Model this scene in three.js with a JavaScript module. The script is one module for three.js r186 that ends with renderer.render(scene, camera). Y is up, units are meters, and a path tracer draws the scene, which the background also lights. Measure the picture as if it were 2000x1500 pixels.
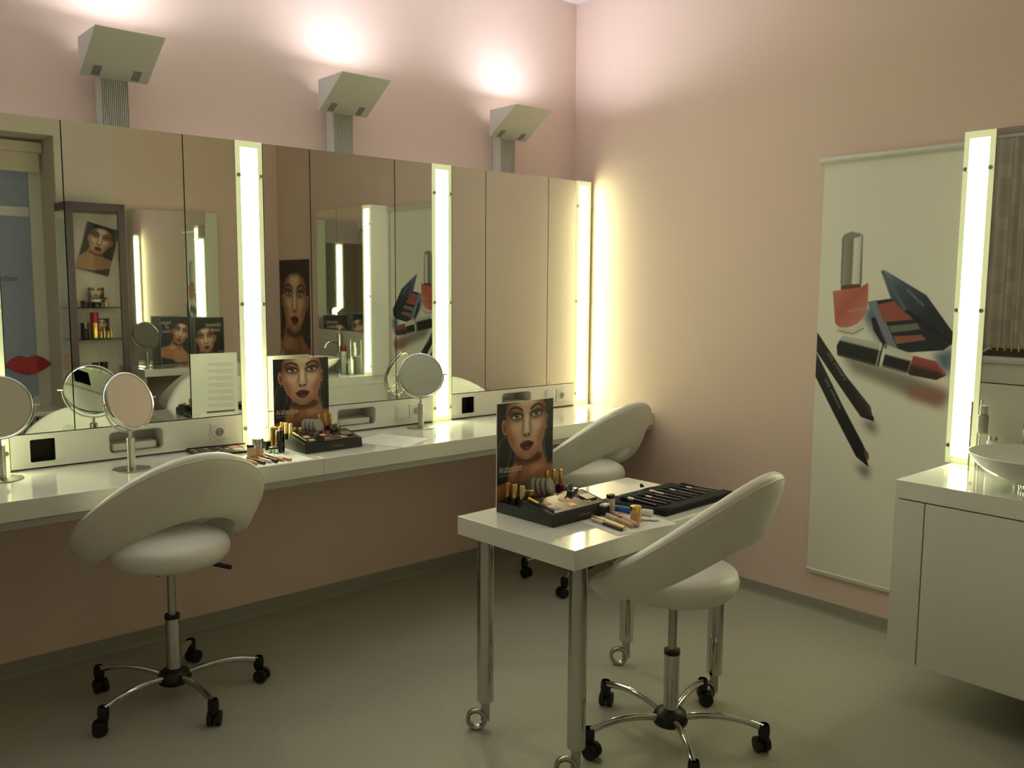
import * as THREE from 'three';
import { RoundedBoxGeometry } from 'three/addons/geometries/RoundedBoxGeometry.js';
import { mergeGeometries } from 'three/addons/utils/BufferGeometryUtils.js';
import { RectAreaLightUniformsLib } from 'three/addons/lights/RectAreaLightUniformsLib.js';

// ------------------------------------------------------------------ camera, sky, light, exposure
const scene = new THREE.Scene();
const camera = new THREE.PerspectiveCamera(47.26, 2000 / 1500, 0.05, 60);
{
  const yaw = 0.7194, pitch = -0.1109, roll = 0.0068;
  const f = new THREE.Vector3(Math.sin(yaw) * Math.cos(pitch), Math.sin(pitch), -Math.cos(yaw) * Math.cos(pitch));
  const r = new THREE.Vector3(Math.cos(yaw), 0, Math.sin(yaw)), u = r.clone().cross(f);
  const r2 = r.clone().multiplyScalar(Math.cos(roll)).addScaledVector(u, Math.sin(roll));
  const u2 = u.clone().multiplyScalar(Math.cos(roll)).addScaledVector(r, -Math.sin(roll));
  camera.position.set(-3.682, 1.5, 3.668);
  camera.quaternion.setFromRotationMatrix(new THREE.Matrix4().makeBasis(r2, u2, f.clone().negate()));
}
scene.background = new THREE.Color().setRGB(0.15, 0.165, 0.185);   // dull evening sky outside the windows
const renderer = new THREE.WebGLRenderer({ antialias: true });
renderer.toneMapping = THREE.LinearToneMapping;
renderer.toneMappingExposure = 1.36;
renderer.shadowMap.enabled = true;
RectAreaLightUniformsLib.init();
const TUBE = new THREE.Color().setRGB(0.96, 1.03, 0.6), TUBE_POWER = 15;        // fluorescent strips
const HALIDE = new THREE.Color().setRGB(0.93, 0.97, 1.1), HALIDE_POWER = 115;    // uplights

// ------------------------------------------------------------------ helpers
let seed = 7;
const rnd = () => { seed = (seed * 1664525 + 1013904223) >>> 0; return seed / 4294967296; };
const rr = (a, b) => a + (b - a) * rnd();
const V3 = (x, y, z) => new THREE.Vector3(x, y, z);
const used = {};
const numbered = (n) => { used[n] = (used[n] ?? -1) + 1; return used[n] ? n + '_' + String(used[n]).padStart(3, '0') : n; };
function tag(o, label, category, group, kind) { o.userData = { label, category }; if (group) o.userData.group = group; if (kind) o.userData.kind = kind; return o; }
function thing(name, label, category, [x, y, z] = [0, 0, 0], turn = 0, group) {
  const o = new THREE.Group(); o.name = numbered(name); o.position.set(x, y, z); o.rotation.y = turn; scene.add(o);
  return tag(o, label, category, group);
}
function part(name, geo, m, parent, pos, rot) {
  const o = new THREE.Mesh(geo, m); o.name = name;
  if (pos) o.position.set(...pos); if (rot) o.rotation.set(...rot);
  parent.add(o); return o;
}
function solid(name, label, category, geo, m, pos, rot, group) {
  const o = part(numbered(name), geo, m, scene, pos, rot); return tag(o, label, category, group);
}
function struct(name, geo, m, pos, rot) { const o = part(name, geo, m, scene, pos, rot); o.userData = { kind: 'structure' }; return o; }
const box = (w, h, d) => new THREE.BoxGeometry(w, h, d);
const rbox = (w, h, d, r = 0.004, s = 2) => new RoundedBoxGeometry(w, h, d, s, Math.min(r, w / 2.01, h / 2.01, d / 2.01));
const cyl = (r, h, n = 24, r2 = r) => new THREE.CylinderGeometry(r2, r, h, n);
const lathe = (pts, n = 32) => new THREE.LatheGeometry(pts.map(([x, y]) => new THREE.Vector2(x, y)), n);
const tube = (pts, r, seg = 24, n = 10, closed = false) => new THREE.TubeGeometry(new THREE.CatmullRomCurve3(pts, closed), seg, r, n, closed);
const at = (g, x, y, z) => g.translate(x, y, z);
function rrect(w, h, r, S = THREE.Shape) {
  const s = new S(), x = -w / 2, y = -h / 2;
  s.moveTo(x + r, y); s.lineTo(x + w - r, y); s.absarc(x + w - r, y + r, r, -Math.PI / 2, 0);
  s.lineTo(x + w, y + h - r); s.absarc(x + w - r, y + h - r, r, 0, Math.PI / 2);
  s.lineTo(x + r, y + h); s.absarc(x + r, y + h - r, r, Math.PI / 2, Math.PI);
  s.lineTo(x, y + r); s.absarc(x + r, y + r, r, Math.PI, 1.5 * Math.PI); return s;
}
const extrude = (shape, depth, bevel = 0) => new THREE.ExtrudeGeometry(shape, { depth, curveSegments: 6, bevelEnabled: bevel > 0, bevelSize: bevel, bevelThickness: bevel, bevelSegments: 2 });
function metreUV(g, s = 1) {          // box-projected uv in metres
  const p = g.attributes.position, n = g.attributes.normal, uv = new Float32Array(p.count * 2);
  for (let i = 0; i < p.count; i++) {
    const ax = Math.abs(n.getX(i)), ay = Math.abs(n.getY(i)), az = Math.abs(n.getZ(i));
    const [a, b] = ax > ay && ax > az ? [p.getZ(i), p.getY(i)] : ay > az ? [p.getX(i), p.getZ(i)] : [p.getX(i), p.getY(i)];
    uv[i * 2] = a * s; uv[i * 2 + 1] = b * s;
  }
  g.setAttribute('uv', new THREE.BufferAttribute(uv, 2)); return g;
}
function canvasTex(w, h, draw) {
  const c = document.createElement('canvas'); c.width = w; c.height = h; draw(c.getContext('2d'), w, h);
  const t = new THREE.CanvasTexture(c); t.colorSpace = THREE.SRGBColorSpace; t.magFilter = THREE.LinearFilter; t.anisotropy = 8; return t;
}
function noiseTex(n, f, srgb = true) {
  const d = new Uint8Array(n * n * 4);
  for (let i = 0; i < n * n; i++) { const v = f(i % n, (i / n) | 0); for (let c = 0; c < 3; c++) d[i * 4 + c] = Math.max(0, Math.min(255, v[c] ?? v)); d[i * 4 + 3] = 255; }
  const t = new THREE.DataTexture(d, n, n); t.wrapS = t.wrapT = THREE.RepeatWrapping; t.magFilter = THREE.LinearFilter; if (srgb) t.colorSpace = THREE.SRGBColorSpace; t.needsUpdate = true; return t;
}
const std = (color, roughness = 0.6, metalness = 0, more = {}) => new THREE.MeshPhysicalMaterial({ color, roughness, metalness, ...more });

// ------------------------------------------------------------------ materials
const floorTex = noiseTex(512, () => { const a = rnd(), b = rnd(); let v = 190 + (a - 0.5) * 26; if (b < 0.10) v -= 42; else if (b > 0.93) v += 34; return [v, v * 0.985, v * 0.94]; });
const wallBump = noiseTex(256, () => 110 + rnd() * 60, false);
const leatherBump = noiseTex(256, (x, y) => 128 + 40 * Math.sin(x * 0.5 + 3 * Math.sin(y * 0.21)) * Math.sin(y * 0.43 + 2 * Math.sin(x * 0.17)) + (rnd() - 0.5) * 60, false);
const withRepeat = (t, u, v = u) => { const c = t.clone(); c.repeat.set(u, v); c.needsUpdate = true; return c; };
const M = {
  pink: std('#ead0c2', 0.92, 0, { bumpMap: withRepeat(wallBump, 4), bumpScale: 0.0004 }),
  plaster: std('#e6d8cc', 0.92, 0, { bumpMap: withRepeat(wallBump, 4), bumpScale: 0.0004 }),
  ceiling: std('#f2f1ee', 0.95),
  floor: std('#ecece0', 0.42, 0, { map: withRepeat(floorTex, 2.6) }),
  base: std('#d6d7cb', 0.6, 0, { map: withRepeat(floorTex, 2.6) }),
  gloss: std('#eeebe2', 0.1, 0, { clearcoat: 0.8, clearcoatRoughness: 0.015 }),
  laminate: std('#e8e5dc', 0.32),
  panel: std('#eae7de', 0.25),
  greyRail: std('#b2b1a6', 0.5),
  mirror: std('#dcdfd8', 0.015, 1),
  mirrorEdge: std('#4c5a50', 0.2),
  dark: std('#16140f', 0.6),
  black: std('#0d0c0b', 0.42),
  blackGloss: std('#0b0b0c', 0.1, 0, { clearcoat: 1 }),
  fabric: std('#12110f', 0.95, 0, { bumpMap: withRepeat(leatherBump, 30), bumpScale: 0.0006 }),
  rubber: std('#0e0d0d', 0.6),
  chrome: std('#c9c9c6', 0.07, 1),
  satin: std('#b4b3ab', 0.3, 1),
  alu: std('#d6d4ca', 0.35, 0.25),
  lampWhite: std('#dedcd4', 0.5),
  lampGrey: std('#d2d0c4', 0.5),
  leather: std('#ece8dd', 0.42, 0, { bumpMap: withRepeat(leatherBump, 5), bumpScale: 0.0003 }),
  gold: std('#d9b45a', 0.2, 1), paleGold: std('#e0cf9a', 0.28, 1), roseGold: std('#cf9a78', 0.3, 1),
  frame: std('#5a474c', 0.35),
  glass: new THREE.MeshPhysicalMaterial({ color: '#fbfdfb', roughness: 0.02, transmission: 1, thickness: 0, ior: 1.5 }),
  thickGlass: new THREE.MeshPhysicalMaterial({ color: '#e4f2ea', roughness: 0.02, transmission: 1, thickness: 0.01, ior: 1.5, attenuationColor: new THREE.Color('#7fc0a0'), attenuationDistance: 0.12 }),
  frosted: new THREE.MeshPhysicalMaterial({ color: '#d2d4d2', roughness: 0.7, transmission: 0.75, thickness: 0 }),
  ceramic: std('#e9e7e0', 0.14, 0, { clearcoat: 0.7 }),
  paper: std('#e8e5de', 0.85),
  red: std('#b01020', 0.4), berry: std('#7a1028', 0.25, 0, { clearcoat: 0.8 }), pinkRed: std('#b3123f', 0.35), wine: std('#5a0f1c', 0.3),
  beige: std('#c79a72', 0.45), skin: std('#cfa07c', 0.5), peach: std('#d39a74', 0.45), brown: std('#4a241a', 0.4), nude: std('#c8b7a0', 0.5), powder: std('#9d9a8d', 0.45),
  blue: std('#1f6fb4', 0.35), navy: std('#0c1222', 0.15, 0, { clearcoat: 1 }), white: std('#e6e4de', 0.45), cream: std('#e0d2ba', 0.5),
  glowCore: new THREE.MeshStandardMaterial({ color: '#f4f4e6', roughness: 0.5, emissive: new THREE.Color().setRGB(1.0, 1.0, 0.74), emissiveIntensity: 1.5 }),
  glowRim: new THREE.MeshStandardMaterial({ color: '#e9ebcf', roughness: 0.3, emissive: new THREE.Color().setRGB(0.62, 0.66, 0.3), emissiveIntensity: 0.45 }),
  glowLamp: new THREE.MeshStandardMaterial({ color: '#ffffff', roughness: 0.5, emissive: new THREE.Color().setRGB(1, 0.96, 0.98), emissiveIntensity: 1.5 }),
};

// ------------------------------------------------------------------ room shell
const CEIL = 3.09, XL = -5.4, ZC = 4.4, ZP = 4.05;    // ZP: the painted chimney breast of the front wall
{
  const W = 0.12;
  const slab = (w, h, d) => metreUV(box(w, h, d));
  // floor: two sheets of lino with a welded joint between them
  const fl = struct('floor', slab(-XL + 2 * W, 0.1, ZC + 0.4 + W), M.base, [XL / 2, -0.053, (ZC + 0.28) / 2]);
  const sheet = (z0, z1, m, n) => part(n, slab(-XL, 0.004, z1 - z0), m, fl, [0, 0.051, (z0 + z1) / 2 - (ZC + 0.28) / 2]);
  sheet(0, 2.068, M.floor, 'lino_sheet'); sheet(2.0695, ZC + 0.2, M.floor, 'lino_sheet'); sheet(2.068, 2.0695, M.base, 'weld_seam');
  struct('ceiling', slab(-XL + 2 * W, 0.1, ZC + 2 * W + 0.1), M.ceiling, [XL / 2, CEIL + 0.05, (ZC + 0.1) / 2]);
  struct('wall_back', slab(-XL + 2 * W, CEIL, W), M.pink, [XL / 2, CEIL / 2, -W / 2]);
  struct('wall_right', slab(W, CEIL, ZC + 0.2), M.pink, [W / 2, CEIL / 2, (ZC + 0.2) / 2]);
  // wall opposite the mirrors: painted part, and plastered part around window_1
  struct('wall_front', slab(1.4, CEIL, ZC + 0.2 - ZP), M.pink, [-0.7, CEIL / 2, (ZP + ZC + 0.2) / 2]);
  const wf = [[-1.82, -1.4, 0, CEIL, ZP], [-3.1, -1.82, 2.61, CEIL, ZP], [-3.1, -1.82, 0, 0.5, ZC], [XL, -3.1, 0, CEIL, ZP]];
  struct('wall_front_window', mergeGeometries(wf.map(([a, b, c, d, z]) => at(slab(b - a, d - c, ZC + 0.2 - z), (a + b) / 2, (c + d) / 2, (z + ZC + 0.2) / 2))), M.plaster);
  // left wall with window_2
  const wl = [[0, 0.35, 0, CEIL], [1.75, ZC + 0.2, 0, CEIL], [0.35, 1.75, 2.75, CEIL], [0.35, 1.75, 0, 0.75]];
  struct('wall_left', mergeGeometries(wl.map(([a, b, c, d]) => at(slab(W, d - c, b - a), XL - W / 2, (c + d) / 2, (a + b) / 2))), M.pink);
  // coved skirting
  const cove = (len) => { const s = new THREE.Shape(); s.moveTo(0, 0); s.lineTo(0.012, 0); s.quadraticCurveTo(0.006, 0.006, 0.005, 0.02); s.lineTo(0.004, 0.062); s.lineTo(0, 0.064); s.lineTo(0, 0); return metreUV(extrude(s, len)); };
  struct('baseboard_back', cove(-XL), M.base, [XL, 0, 0], [0, Math.PI / 2, 0]).scale.x = 1;
  struct('baseboard_right', cove(ZC), M.base, [0, 0, ZC], [0, Math.PI, 0]);
}
{ // baseboard_back is extruded along +x and faces +z
  const b = scene.getObjectByName('baseboard_back');
  b.rotation.set(0, -Math.PI / 2, 0); b.position.set(0, 0, 0);
}

// windows
{
  const w = new THREE.Group(); w.name = 'window_1'; w.userData = { kind: 'structure' }; w.position.set(-2.46, 0.5, ZC + 0.1); scene.add(w);
  const fw = 1.28, fh = 2.11;
  const bars = [[-fw / 2 + 0.045, fh / 2, 0.09, fh], [fw / 2 - 0.045, fh / 2, 0.09, fh], [0, 0.045, fw, 0.09], [0, fh - 0.045, fw, 0.09], [0, 1.56, fw - 0.19, 0.075], [0, fh / 2, 0.1, fh - 0.18]];
  bars.forEach(([x, y, a, b], i) => part('window_frame', rbox(a, b, i > 3 ? 0.05 + i * 0.001 : 0.06), M.laminate, w, [x, y, 0]));
  for (const s of [-1, 1]) { part('pane', box(0.53, 1.43, 0.006), M.frosted, w, [s * 0.315, 0.805, 0]); part('pane', box(0.53, 0.46, 0.006), M.frosted, w, [s * 0.315, 1.825, 0]); }
  const txt = canvasTex(512, 96, (c) => { c.clearRect(0, 0, 512, 96); c.fillStyle = '#26323a'; c.font = '64px sans-serif'; c.translate(512, 0); c.scale(-1, 1); c.textAlign = 'center'; c.fillText('collection', 256, 66); });
  part('lettering', new THREE.PlaneGeometry(0.42, 0.079), new THREE.MeshStandardMaterial({ map: txt, transparent: true, roughness: 0.8 }), w, [0.33, 1.03, -0.005], [0, Math.PI, 0]);
  const sill = struct('trim_1', rbox(1.3, 0.035, 0.44, 0.006), M.laminate, [-2.455, 0.5, ZC - 0.16]); sill.name = 'trim_1';
  const bl = thing('roller_blind', 'cream roller blind pulled a little way down the window', 'blind', [-2.46, 2.55, ZC - 0.02]);
  part('cassette', rbox(1.26, 0.08, 0.07), M.cream, bl); part('cloth', box(1.22, 0.16, 0.002), M.cream, bl, [0, -0.11, 0]);
  const w2 = new THREE.Group(); w2.name = 'window_2'; w2.userData = { kind: 'structure' }; w2.position.set(XL - 0.06, 0.75, 1.05); w2.rotation.y = Math.PI / 2; scene.add(w2);
  [[-0.66, 1, 0.08, 2], [0.66, 1, 0.08, 2], [0, 0.04, 1.4, 0.08], [0, 1.96, 1.4, 0.08], [0, 1.35, 1.3, 0.07], [0, 0.65, 0.07, 1.3]].forEach(([x, y, a, b]) => part('window_frame', rbox(a, b, 0.06), M.laminate, w2, [x, y, 0]));
  for (const s of [-1, 1]) part('pane', box(0.6, 1.25, 0.006), M.glass, w2, [s * 0.33, 0.69, 0]);
  part('pane', box(1.26, 0.56, 0.006), M.glass, w2, [0, 1.65, 0]);
  // radiator under window_1
  const rad = thing('radiator', 'white ribbed radiator under the deep window sill', 'radiator', [-2.4, 0.09, ZC - 0.08]);
  for (let i = 0; i < 22; i++) part('rib', rbox(0.034, 0.36, 0.08, 0.012), M.laminate, rad, [-0.5 + i * 0.0475, 0.18, 0]);
  part('foot', box(0.03, 0.09, 0.06), M.laminate, rad, [-0.45, -0.045, 0]); part('foot', box(0.03, 0.09, 0.06), M.laminate, rad, [0.45, -0.045, 0]);
  // lips on a stand on the sill
  const lp = thing('lips_ornament', 'big red lips on a clear rod standing on the window sill', 'ornament', [-2.02, 0.5175, ZC - 0.12]);
  const s = new THREE.Shape(); s.moveTo(-0.155, 0); s.quadraticCurveTo(-0.09, 0.075, -0.045, 0.062); s.quadraticCurveTo(-0.015, 0.055, 0, 0.042); s.quadraticCurveTo(0.02, 0.062, 0.05, 0.064); s.quadraticCurveTo(0.1, 0.06, 0.155, 0); s.quadraticCurveTo(0.07, -0.066, 0, -0.07); s.quadraticCurveTo(-0.07, -0.066, -0.155, 0);
  part('lips', extrude(s, 0.02, 0.008), M.red, lp, [0, 0.345, -0.01]);
  part('rod', cyl(0.004, 0.2, 8), M.glass, lp, [0, 0.19, 0]); part('clamp', cyl(0.018, 0.1), M.black, lp, [0, 0.05, 0]);
}

// ------------------------------------------------------------------ printed pictures
const soft = (c, px, f) => { c.save(); c.filter = `blur(${px}px)`; f(); c.restore(); };
const ell = (c, x, y, rx, ry, rot = 0) => { c.beginPath(); c.ellipse(x, y, rx, ry, rot, 0, Math.PI * 2); };
function poly(c, pts, curve = false) { c.beginPath(); pts.forEach(([x, y], i) => (i ? c.lineTo(x, y) : c.moveTo(x, y))); c.closePath(); }
// a made-up model's face; x, y: face centre, w, h: half width and half height in pixels
function face(c, x, y, w, h, o = {}) {
  const X = (u) => x + u * w, Y = (v) => y + v * h;
  const skin = o.skin ?? '#cf9c78', hi = o.hi ?? '#efcfb2', sh = o.shade ?? '#8a5638';
  const curve = (p) => { c.beginPath(); c.moveTo(X(p[0]), Y(p[1])); for (let i = 2; i < p.length; i += 6) c.bezierCurveTo(X(p[i]), Y(p[i + 1]), X(p[i + 2]), Y(p[i + 3]), X(p[i + 4]), Y(p[i + 5])); };
  const blob = (col, u, v, a, b, rot = 0) => { c.fillStyle = col; ell(c, X(u), Y(v), w * a, h * b, rot); c.fill(); };
  // hair behind
  soft(c, w * 0.05, () => { blob('#17100c', -0.05, -0.2, 1.5, 1.3); c.fillStyle = '#17100c'; c.fillRect(X(-1.6), Y(-0.2), w * 0.8, h * 1.55); c.fillRect(X(0.85), Y(-0.2), w * 0.75, h * 1.25); });
  c.strokeStyle = 'rgba(95,62,40,0.35)'; c.lineWidth = w * 0.012;
  for (let i = 0; i < 26; i++) { const u = -1.5 + i * 0.025 + (i > 12 ? 2.2 : 0); c.beginPath(); c.moveTo(X(u), Y(-0.9)); c.quadraticCurveTo(X(u - 0.1), Y(0.2), X(u + 0.08), Y(1.2)); c.stroke(); }
  // neck and shoulders
  soft(c, w * 0.05, () => {
    c.fillStyle = '#b17a56'; curve([-0.5, 0.5, -0.5, 1.15, -0.6, 1.35, -1.6, 1.7, -2, 2, -2.3, 2.2, -2.3, 2.6, 0, 2.6, 1, 2.6, 2.3, 2.6, 2.3, 2.0, 2.2, 1.8, 1.9, 1.6, 1.1, 1.35, 0.9, 1.2, 0.8, 0.4]); c.fill();
    blob('rgba(70,34,20,0.8)', 0.1, 1.02, 0.72, 0.2); blob('rgba(214,164,126,0.7)', 0.62, 1.45, 0.45, 0.2, 0.3); blob('rgba(110,62,40,0.5)', -0.3, 1.4, 0.12, 0.35, 0.3);
  });
  // ears
  for (const [u, v, r] of [[-1.04, -0.02, -0.16], [1.03, -0.06, 0.16]]) { blob('#b5805e', u, v, 0.13, 0.25, r); soft(c, w * 0.02, () => blob('rgba(100,55,36,0.7)', u * 0.99, v + 0.02, 0.06, 0.15, r)); }
  const outline = [-0.97, -0.5, -0.95, -1.2, 0.95, -1.22, 0.97, -0.5, 1.02, -0.05, 0.98, 0.3, 0.82, 0.58, 0.66, 0.84, 0.38, 1.05, 0.08, 1.06, -0.22, 1.06, -0.52, 0.86, -0.72, 0.6, -0.96, 0.3, -1.02, -0.05, -0.97, -0.5];
  c.save(); curve(outline); c.clip();
  const g = c.createRadialGradient(X(0.05), Y(-0.1), w * 0.15, X(0.05), Y(0.05), w * 1.3); g.addColorStop(0, hi); g.addColorStop(0.6, skin); g.addColorStop(1, sh); c.fillStyle = g; c.fillRect(X(-1.3), Y(-1.5), w * 2.6, h * 3);
  soft(c, w * 0.1, () => {
    blob('rgba(250,228,205,0.8)', 0.03, -0.8, 0.45, 0.22); blob('rgba(250,228,205,0.75)', -0.52, 0.06, 0.2, 0.08, 0.35); blob('rgba(250,228,205,0.75)', 0.55, 0.04, 0.2, 0.08, -0.35); blob('rgba(250,228,205,0.6)', 0.05, 0.9, 0.18, 0.06);
    blob('rgba(140,66,48,0.5)', -0.74, 0.32, 0.16, 0.3, -0.45); blob('rgba(140,66,48,0.5)', 0.78, 0.28, 0.15, 0.32, 0.45); blob('rgba(110,60,38,0.55)', -0.95, -0.5, 0.14, 0.5); blob('rgba(110,60,38,0.55)', 0.97, -0.5, 0.14, 0.5); blob('rgba(105,56,36,0.5)', 0.05, 0.83, 0.3, 0.035); blob('rgba(60,34,24,0.8)', 0, -1.12, 1.0, 0.12);
  });
  // nose
  soft(c, w * 0.045, () => { c.strokeStyle = 'rgba(105,58,38,0.8)'; c.lineWidth = w * 0.07; curve([-0.2, -0.4, -0.12, -0.15, -0.13, 0.05, -0.2, 0.22]); c.stroke(); curve([0.24, -0.4, 0.17, -0.15, 0.19, 0.05, 0.26, 0.22]); c.stroke(); blob('rgba(255,236,215,0.9)', 0.03, -0.08, 0.06, 0.3); blob('rgba(90,44,28,0.75)', 0.03, 0.31, 0.22, 0.04); });
  soft(c, w * 0.012, () => { blob('#33150c', -0.09, 0.275, 0.07, 0.024, 0.3); blob('#33150c', 0.15, 0.27, 0.07, 0.024, -0.3); });
  // eyes
  for (const [ex, ey, s] of [[-0.46, -0.31, -1], [0.5, -0.34, 1]]) {
    soft(c, w * 0.05, () => { blob('rgba(50,24,16,0.85)', ex + s * 0.03, ey - 0.05, 0.36, 0.125, s * -0.14); blob('rgba(70,36,24,0.6)', ex, ey + 0.1, 0.28, 0.05, s * -0.1); });
    c.save(); curve([ex - 0.25, ey + 0.025, ex - 0.1, ey - 0.095, ex + 0.1, ey - 0.095, ex + 0.25, ey + 0.005, ex + 0.1, ey + 0.1, ex - 0.1, ey + 0.1, ex - 0.25, ey + 0.025]); c.fillStyle = '#d9d0c0'; c.fill(); c.clip();
    blob('#6b6a4a', ex + 0.01, ey - 0.01, 0.115, 0.084); blob('#2c2a1a', ex + 0.01, ey - 0.03, 0.1, 0.05); blob('#0b0907', ex + 0.01, ey - 0.01, 0.055, 0.042); blob('#ffffff', ex + 0.045, ey - 0.035, 0.022, 0.015);
    soft(c, w * 0.02, () => blob('rgba(30,14,9,0.6)', ex, ey - 0.1, 0.3, 0.05)); c.restore();
    c.strokeStyle = '#160b07'; c.lineCap = 'round'; c.lineWidth = w * 0.045; curve([ex - 0.27, ey + 0.03, ex - 0.1, ey - 0.115, ex + 0.1, ey - 0.115, ex + 0.28, ey]); c.stroke();
    soft(c, w * 0.008, () => { c.strokeStyle = 'rgba(30,14,9,0.8)'; c.lineWidth = w * 0.02; curve([ex - 0.24, ey + 0.03, ex - 0.1, ey + 0.11, ex + 0.1, ey + 0.11, ex + 0.26, ey]); c.stroke(); });
    soft(c, w * 0.018, () => { c.strokeStyle = '#30190f'; c.lineWidth = w * 0.085; curve([ex - s * 0.26, ey - 0.17, ex - s * 0.05, ey - 0.3, ex + s * 0.14, ey - 0.32, ex + s * 0.3, ey - 0.22]); c.stroke(); c.lineWidth = w * 0.045; curve([ex + s * 0.26, ey - 0.25, ex + s * 0.32, ey - 0.22, ex + s * 0.36, ey - 0.18, ex + s * 0.42, ey - 0.12]); c.stroke(); });
  }
  // lips
  const lip = o.lips ?? '#5c1222';
  soft(c, w * 0.01, () => {
    c.fillStyle = lip; curve([-0.33, 0.58, -0.2, 0.5, -0.1, 0.45, 0.0, 0.475, 0.1, 0.445, 0.24, 0.49, 0.4, 0.56, 0.28, 0.72, 0.14, 0.78, 0.03, 0.775, -0.1, 0.78, -0.22, 0.71, -0.33, 0.58]); c.fill();
    c.fillStyle = '#210609'; curve([-0.27, 0.585, -0.1, 0.56, 0.15, 0.555, 0.34, 0.57, 0.15, 0.645, -0.1, 0.645, -0.27, 0.585]); c.fill();
  });
  soft(c, w * 0.03, () => { blob('rgba(214,130,130,0.7)', 0.06, 0.7, 0.12, 0.022); blob('rgba(190,110,110,0.45)', -0.12, 0.52, 0.08, 0.015); });
  c.restore();
  if (o.hoops) { c.strokeStyle = 'rgba(196,184,160,0.75)'; c.lineWidth = w * 0.016; ell(c, X(-1.04), Y(0.74), w * 0.3, h * 0.47, 0.04); c.stroke(); ell(c, X(1.07), Y(0.68), w * 0.15, h * 0.43, -0.04); c.stroke(); }
}
const cardTex = canvasTex(660, 900, (c, w, h) => {
  c.fillStyle = '#120c09'; c.fillRect(0, 0, w, h);
  face(c, w * 0.505, h * 0.235, w * 0.365, h * 0.31, { hoops: true });
  soft(c, 14, () => { c.fillStyle = '#100b09'; c.fillRect(-20, h * 0.52, w * 0.22, h * 0.24); c.fillRect(w * 0.9, h * 0.1, w * 0.2, h * 0.55); c.fillStyle = '#a86f4c'; c.beginPath(); c.moveTo(-20, h * 0.82); c.quadraticCurveTo(w * 0.2, h * 0.7, w * 0.6, h * 0.72); c.lineTo(w, h * 0.62); c.lineTo(w, h); c.lineTo(-20, h); c.fill(); c.fillStyle = '#7d7668'; c.fillRect(w * 0.46, h * 0.75, w * 0.36, h * 0.16); c.fillStyle = '#6a6050'; c.fillRect(w * 0.4, h * 0.78, w * 0.14, h * 0.15); });
  c.fillStyle = '#e9dccb'; c.font = '76px sans-serif'; c.save(); c.translate(w * 0.035, h * 0.655); c.scale(0.72, 1); c.fillText('Arabesque', 0, 0); c.restore();
  c.font = '20px sans-serif'; c.fillStyle = '#b7a893'; c.fillText('MAKE-UP COLLECTION', w * 0.04, h * 0.69);
});
const bigTex = canvasTex(560, 940, (c, w, h) => {
  c.fillStyle = '#130d0a'; c.fillRect(0, 0, w, h);
  face(c, w * 0.49, h * 0.4, w * 0.38, h * 0.27, { hoops: true });
  c.fillStyle = '#6a4028'; c.font = '76px sans-serif'; c.fillText('Arabesque', w * 0.14, h * 0.9);
});
const tiltTex = canvasTex(520, 760, (c, w, h) => {
  c.fillStyle = '#cfc8b4'; c.fillRect(0, 0, w, h);
  c.fillStyle = '#1a120d'; c.fillRect(0, 0, w, h * 0.72);
  face(c, w * 0.5, h * 0.33, w * 0.33, h * 0.27, {});
  soft(c, 6, () => { c.fillStyle = '#b57f58'; c.beginPath(); c.moveTo(0, h * 0.66); c.quadraticCurveTo(w * 0.3, h * 0.62, w * 0.55, h * 0.64); c.lineTo(w * 0.8, h * 0.6); c.lineTo(w, h * 0.72); c.lineTo(w, h); c.lineTo(0, h); c.fill(); c.fillStyle = '#3d362b'; c.beginPath(); c.moveTo(0, h * 0.82); c.quadraticCurveTo(w * 0.5, h * 1.0, w, h * 0.98); c.lineTo(w, h); c.lineTo(0, h); c.fill(); });
});
const glamTex = canvasTex(420, 700, (c, w, h) => {
  c.fillStyle = '#17102a'; c.fillRect(0, 0, w, h);
  for (let i = 0; i < 70; i++) { c.fillStyle = `rgba(190,170,220,${rr(0.1, 0.6)})`; ell(c, rr(0, w), rr(0, h), rr(1, 4), rr(1, 4)); c.fill(); }
  c.save(); c.translate(w * 0.28, h * 0.36); c.rotate(-0.25); face(c, 0, 0, w * 0.27, h * 0.22, { skin: '#b0795f', lips: '#7a3038' }); c.restore();
  soft(c, 8, () => { c.fillStyle = '#b98468'; ell(c, w * 0.34, h * 0.84, w * 0.26, h * 0.14); c.fill(); });
  c.fillStyle = '#ddd3dc'; c.font = 'italic 58px serif'; c.fillText('Night', w * 0.6, h * 0.15); c.fillText('of', w * 0.68, h * 0.24); c.fillText('Glam', w * 0.6, h * 0.33);
});
const lookTex = canvasTex(480, 600, (c, w, h) => {
  c.fillStyle = '#14110f'; c.fillRect(0, 0, w, h);
  c.save(); c.translate(w * 0.62, h * 0.5); c.rotate(0.12); face(c, 0, 0, w * 0.3, h * 0.27, { skin: '#b98663', lips: '#6e2c2c' }); c.restore();
  c.fillStyle = '#e6ddc8'; c.font = 'italic 62px serif'; c.fillText('Glamour', w * 0.08, h * 0.2); c.fillText('Look', w * 0.12, h * 0.31);
  c.font = '20px sans-serif'; c.fillText('Arabesque', w * 0.04, h * 0.77);
  for (let i = 0; i < 4; i++) { c.fillStyle = '#8d8760'; c.fillRect(w * (0.05 + i * 0.1), h * 0.87, w * 0.07, h * 0.09); }
});
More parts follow.
